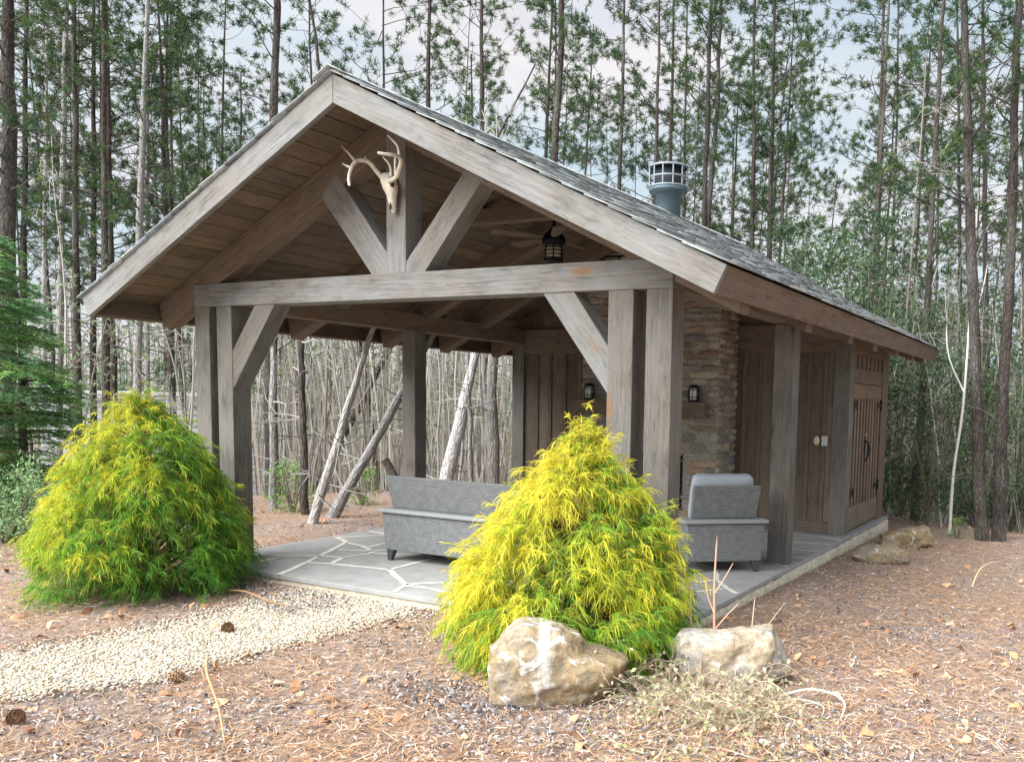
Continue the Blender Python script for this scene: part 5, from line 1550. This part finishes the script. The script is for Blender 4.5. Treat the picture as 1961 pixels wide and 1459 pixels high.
# hemlock with drooping flat sprays at the left edge
def hemlock(label, loc, h, r, seed):
    g_ = np.random.default_rng(seed); t0 = thing('hemlock_tree', label, 'tree', loc)
    V, F = tube([(0, 0, -.1), (.03, 0, h * .5), (0, .03, h)], [.07, .045, .008], 8); soup_obj('trunk', (V, F), M['bark'], t0)
    s_ = Soup(); CV = []; SD = []; WD = []; CO = []
    for k in range(150):
        f = g_.uniform(.03, .97); a = g_.uniform(0, 6.28); L = r * (1.05 - f) ** .75 * g_.uniform(.7, 1.1) + .15
        d0 = np.array((math.cos(a), math.sin(a), .28)); u = np.linspace(0, 1, 6)
        p = np.array((0, 0, f * h)) + d0 * (L * u)[:, None] + np.array((0, 0, -1.0)) * (L * .42 * u ** 2)[:, None]
        V, F = tube(p, list(np.linspace(.012, .003, 6)), 4, False); s_.add(V, F, (.13, .10, .08))
        lat = np.array((-math.sin(a), math.cos(a), 0))
        tone = np.array([(.16, .31, .12), (.20, .38, .13), (.27, .46, .15), (.17, .33, .16)][g_.integers(0, 4)])
        for j in range(26):
            t_ = g_.uniform(.12, 1); b = np.array([np.interp(t_, u, p[:, i]) for i in range(3)]); sg = g_.choice([-1, 1])
            dd = unit(d0 * .7 + lat * sg * g_.uniform(.4, 1.1) + (0, 0, g_.uniform(-.55, -.05))); l2 = g_.uniform(.12, .32) * (1.1 - .5 * t_)
            m_ = 14; w = g_.uniform(.05, 1, m_); c = b + dd * (l2 * w)[:, None] + np.array((0, 0, -1.0)) * (l2 * .3 * w ** 2)[:, None]
            s2 = unit(np.cross(dd, (0, 0, 1.0))); e = unit(dd * .6 + s2 * g_.choice([-1, 1], m_)[:, None] * .8 + g_.normal(0, .2, (m_, 3))); ln = g_.uniform(.03, .065, m_)
            CV.append(np.stack([c, c + e * (ln * .5)[:, None], c + e * ln[:, None]], 1)); WD.append(np.array([.5, 1, .4])[None] * g_.uniform(.009, .016, (m_, 1)))
            SD.append(unit(np.cross(e, g_.normal(0, .35, (m_, 3)) + (0, 0, 1.0)))); CO.append(np.repeat(tone * (1 + .9 * max(0, t_ - .6)) * g_.uniform(.75, 1.3, (m_, 1)), 6, 0))
    V, F = ribbons(np.concatenate(CV), np.concatenate(WD), np.concatenate(SD))
    fo_ = link('foliage', np_mesh('foliage', V, F, M['needle'], np.concatenate(CO)), t0); link('branch', s_.mesh('branch', M['twig'], True), t0)


hemlock('dense dark green hemlock with drooping sprays at the left edge', spot(-40, 10.6), 3.75, 1.45, 4)
hemlock('smaller hemlock just behind the left edge hemlock, nearer to the yellow bush', spot(40, 11.6), 3.0, 1.05, 9)

# undergrowth nobody could count
N = 10500
g_ = np.random.default_rng(77)
xs_ = g_.uniform(-900, 2900, N); dd_ = 15.2 + 34 * g_.random(N) ** 1.4
keepm = ~((xs_ > 1000) & (xs_ < 1690) & (dd_ < 18)) & ~((xs_ > 60) & (xs_ < 500) & (dd_ < 25) & (g_.random(N) < .75)); xs_ = xs_[keepm]; dd_ = dd_[keepm]; N = len(xs_)
P0 = np.array([spot(a, b) for a, b in zip(xs_, dd_)])
hh = g_.uniform(.8, 4.6, N) * (1 + .012 * dd_) * np.where((xs_ > -200) & (xs_ < 440), .42, 1.0); ln_ = g_.normal(0, .045, (N, 2)); u = np.linspace(0, 1, 5)
cv = P0[:, None] + np.stack([ln_[:, 0:1] * u * hh[:, None] + .12 * np.sin(u * 5 + P0[:, :1] * 9), ln_[:, 1:2] * u * hh[:, None] + .12 * np.sin(u * 4 + P0[:, 1:2] * 7), hh[:, None] * u], 2)
V, F = ribbons(cv, g_.uniform(.008, .032, (N, 1)) * np.array([1.1, 1, .85, .6, .25])[None], np.repeat(RH[None], N, 0) + g_.normal(0, .4, (N, 3)))
pal = np.array([(.38, .365, .325), (.30, .275, .24), (.46, .445, .40), (.21, .185, .16), (.39, .33, .275)]); col = pal[g_.integers(0, 5, N)] * g_.uniform(.8, 1.2, (N, 1))
setp(link('brushwood', np_mesh('brushwood', V, F, M['twig'], np.repeat(col, 10, 0))), kind='stuff')
NC = 26000
xs_ = g_.uniform(-1000, 3000, NC); dd_ = 15 + 47 * g_.random(NC) ** 1.25
P0 = np.array([spot(a, b) for a, b in zip(xs_, dd_)]); hz = g_.random(NC) ** 1.25
C = P0 + np.stack([g_.normal(0, .1, NC), g_.normal(0, .1, NC), .3 + hz * (2.6 + dd_ * .13)], 1)
V, F = tufts(C, g_.normal(0, .4, (NC, 3)), 16, (.10, .30), (.03, .06), g_, 1.2)
pal = np.array([(.33, .43, .25), (.24, .35, .19), (.40, .48, .31), (.29, .41, .28), (.46, .47, .33), (.20, .30, .17)]); col = pal[g_.integers(0, 6, NC)] * g_.uniform(.75, 1.25, (NC, 1))
V = V.reshape(NC, -1, 3); V = C[:, None] + (V - C[:, None]) * (.22 + 1.2 * np.clip((dd_ - 15) / 45, 0, 1))[:, None, None]; V = V.reshape(-1, 3)
setp(link('undergrowth', np_mesh('undergrowth', V, F, M['leaf'], np.repeat(col, 64, 0))), kind='stuff')
# far wood: trunks and crowns of the hillside beyond, as one mass
NF = 1500
xs_ = g_.uniform(-1300, 3300, NF); dd_ = g_.uniform(46, 95, NF); P0 = np.array([spot(a, b) for a, b in zip(xs_, dd_)])
s_ = Soup(); u = np.linspace(0, 1, 4); hh = g_.uniform(8, 15, NF)
for sd_ in (RH, FH):
    cv = P0[:, None] + np.stack([u[None] * g_.normal(0, .5, (NF, 1)), u[None] * g_.normal(0, .5, (NF, 1)), hh[:, None] * u[None]], 2)
    V, F = ribbons(cv, g_.uniform(.16, .30, (NF, 1)) * np.array([1, .85, .6, .2])[None], np.repeat(sd_[None], NF, 0)); col = np.repeat(np.array((.20, .175, .155)) * g_.uniform(.7, 1.4, (NF, 1)), 8, 0); s_.add(V, F, col, 0)
nt_ = 15; C = np.repeat(P0, nt_, 0) + np.concatenate([g_.normal(0, 1.1, (NF * nt_, 2)), (np.repeat(hh, nt_) * g_.uniform(.30, 1.0, NF * nt_))[:, None]], 1)
V, F = tufts(C, g_.normal(0, .5, (len(C), 3)), 7, (.25, .6), (.06, .13), g_, 1.2)
pal = np.array(GREENS) * 1.15; s_.add(V, F, np.repeat(pal[g_.integers(0, 6, len(C))] * g_.uniform(.7, 1.3, (len(C), 1)), 28, 0), 1)
setp(link('far_wood', s_.mesh('far_wood', [M['twig'], M['needle']])), kind='stuff')

# grey outbuilding glimpsed through the trees at the left
ho = thing('outbuilding', 'low grey clapboard outbuilding half hidden behind the yellow bush at the left', 'building', (-20.4, 9.9, -2.95), R(26.8))
mh = plain('grey_clapboard', (.40, .41, .43), .8, 0, .12, 3)
g = Geo(); k = 0
g.box(-3.3, 3.3, .02, 4, 0, 4.3)
while k < 26:
    z = .1 + k * .165; g.prism([(-3.3, 0.015, z), (-3.3, -.028, z), (-3.3, -.004, z + .163), (-3.3, .015, z + .163)], (6.6, 0, 0), (1, 0, 0)); k += 1
g.build('wall', mh, ho)
g = Geo(); g.box(-3.4, 3.4, -.10, 4.1, 4.41, 4.50, (1, 0, 0)); g.box(-3.36, 3.36, -.06, -.0, 4.31, 4.405, (1, 0, 0)); g.build('roof_edge', plain('pale_trim', (.55, .56, .58), .7, 0, .08), ho)
# cut log behind the sofa
lg = thing('cut_log', 'small leaning log with a pale sawn end behind the left end of the sofa', 'log', (-5.66, 3.28, -.08))
V, F = tube([(.25, .2, -.1), (.06, .05, .50), (-.10, -.05, .86)], [.062, .06, .058], 12); soup_obj('trunk', (V, F), M['greybark'], lg)
V, F = tube([(-.1001, -.0501, .8602), (-.1045, -.0525, .868)], [.056, .056], 14); soup_obj('sawn_end', (V, F), plain('fresh_sawn_wood', (.62, .55, .42), .8, 0, .12, 30), lg, smooth=False)

# ================================================================== LIGHT, SKY, CAMERA
SUN_EL, SUN_AZ = R(44), R(207)        # azimuth of the sun measured from +y, clockwise
w = bpy.data.worlds.new('World'); scene.world = w; w.use_nodes = True
t = NT(w.node_tree); bg = w.node_tree.nodes['Background']
sky = t.n('ShaderNodeTexSky', sky_type='NISHITA', sun_disc=False, sun_elevation=SUN_EL, sun_rotation=SUN_AZ, air_density=1.2, dust_density=2.0, ozone_density=1.5)
gc = t.n('ShaderNodeTexCoord').outputs['Generated']
cl = t.n('ShaderNodeTexNoise', {'Vector': t.n('ShaderNodeMapping', {'Vector': gc, 'Scale': (2.2, 2.2, 7.0)}).outputs[0], 'Scale': 1.6, 'Detail': 6.0, 'Roughness': .55, 'Distortion': .3}).outputs[0]
cl2 = t.n('ShaderNodeTexNoise', {'Vector': t.n('ShaderNodeMapping', {'Vector': gc, 'Scale': (1.6, 1.6, 5.0), 'Location': (4, 2, 1)}).outputs[0], 'Scale': 1.4, 'Detail': 3.0}).outputs[0]
ccol = t.mix(t.ramp(cl2, [(.40, (0, 0, 0)), (.60, (1, 1, 1))]), (2.75, 3.25, 3.60), (3.55, 3.46, 3.56))
fac = t.ramp(cl, [(.32, (.68, .68, .68)), (.60, (1, 1, 1))])
t.link(t.mix(fac, t.mix(1.0, sky.outputs[0], (.6, .6, .6), 'MULTIPLY'), ccol), bg.inputs['Color'])
bg.inputs['Strength'].default_value = .075
sun = bpy.data.lights.new('sun', 'SUN'); sun.energy = 2.8; sun.angle = R(65); sun.color = (1, .992, .985)
so_ = link('sun', None) if False else bpy.data.objects.new('sun', sun); COL.objects.link(so_)
dv = Vector((math.sin(SUN_AZ) * math.cos(SUN_EL), math.cos(SUN_AZ) * math.cos(SUN_EL), math.sin(SUN_EL)))
so_.rotation_euler = (-dv).to_track_quat('-Z', 'Y').to_euler(); so_.location = (-6, -14, 14)

cam = bpy.data.cameras.new('camera'); co = bpy.data.objects.new('camera', cam); COL.objects.link(co)
rt = Vector((0.89133112, 0.45274973, 0.02337781)); fw = Vector((-0.44882671, 0.88852671, -0.09526216)).normalized(); upv = rt.cross(fw) * 1.0
rt = fw.cross(Vector((-0.06390173, 0.07441754, 0.99517767))).normalized(); upv = rt.cross(fw)
mw = Matrix((rt, upv, -fw)).transposed().to_4x4(); mw.translation = (2.6669, -5.6477, 1.6546)
co.matrix_world = mw
cam.sensor_fit = 'HORIZONTAL'; cam.sensor_width = 36; cam.lens = 36 * 1667.41 / 1961
cam.shift_x = (980.5 - 1234.87) / 1961; cam.shift_y = (925.57 - 729.5) / 1961
cam.clip_start = .05; cam.clip_end = 1000
scene.camera = co
scene.render.resolution_x, scene.render.resolution_y = 1024, 761
scene.view_settings.view_transform = 'Standard'; scene.view_settings.look = 'None'; scene.view_settings.gamma = 1
scene.view_settings.exposure = 1.8
scene.render.engine = 'CYCLES'
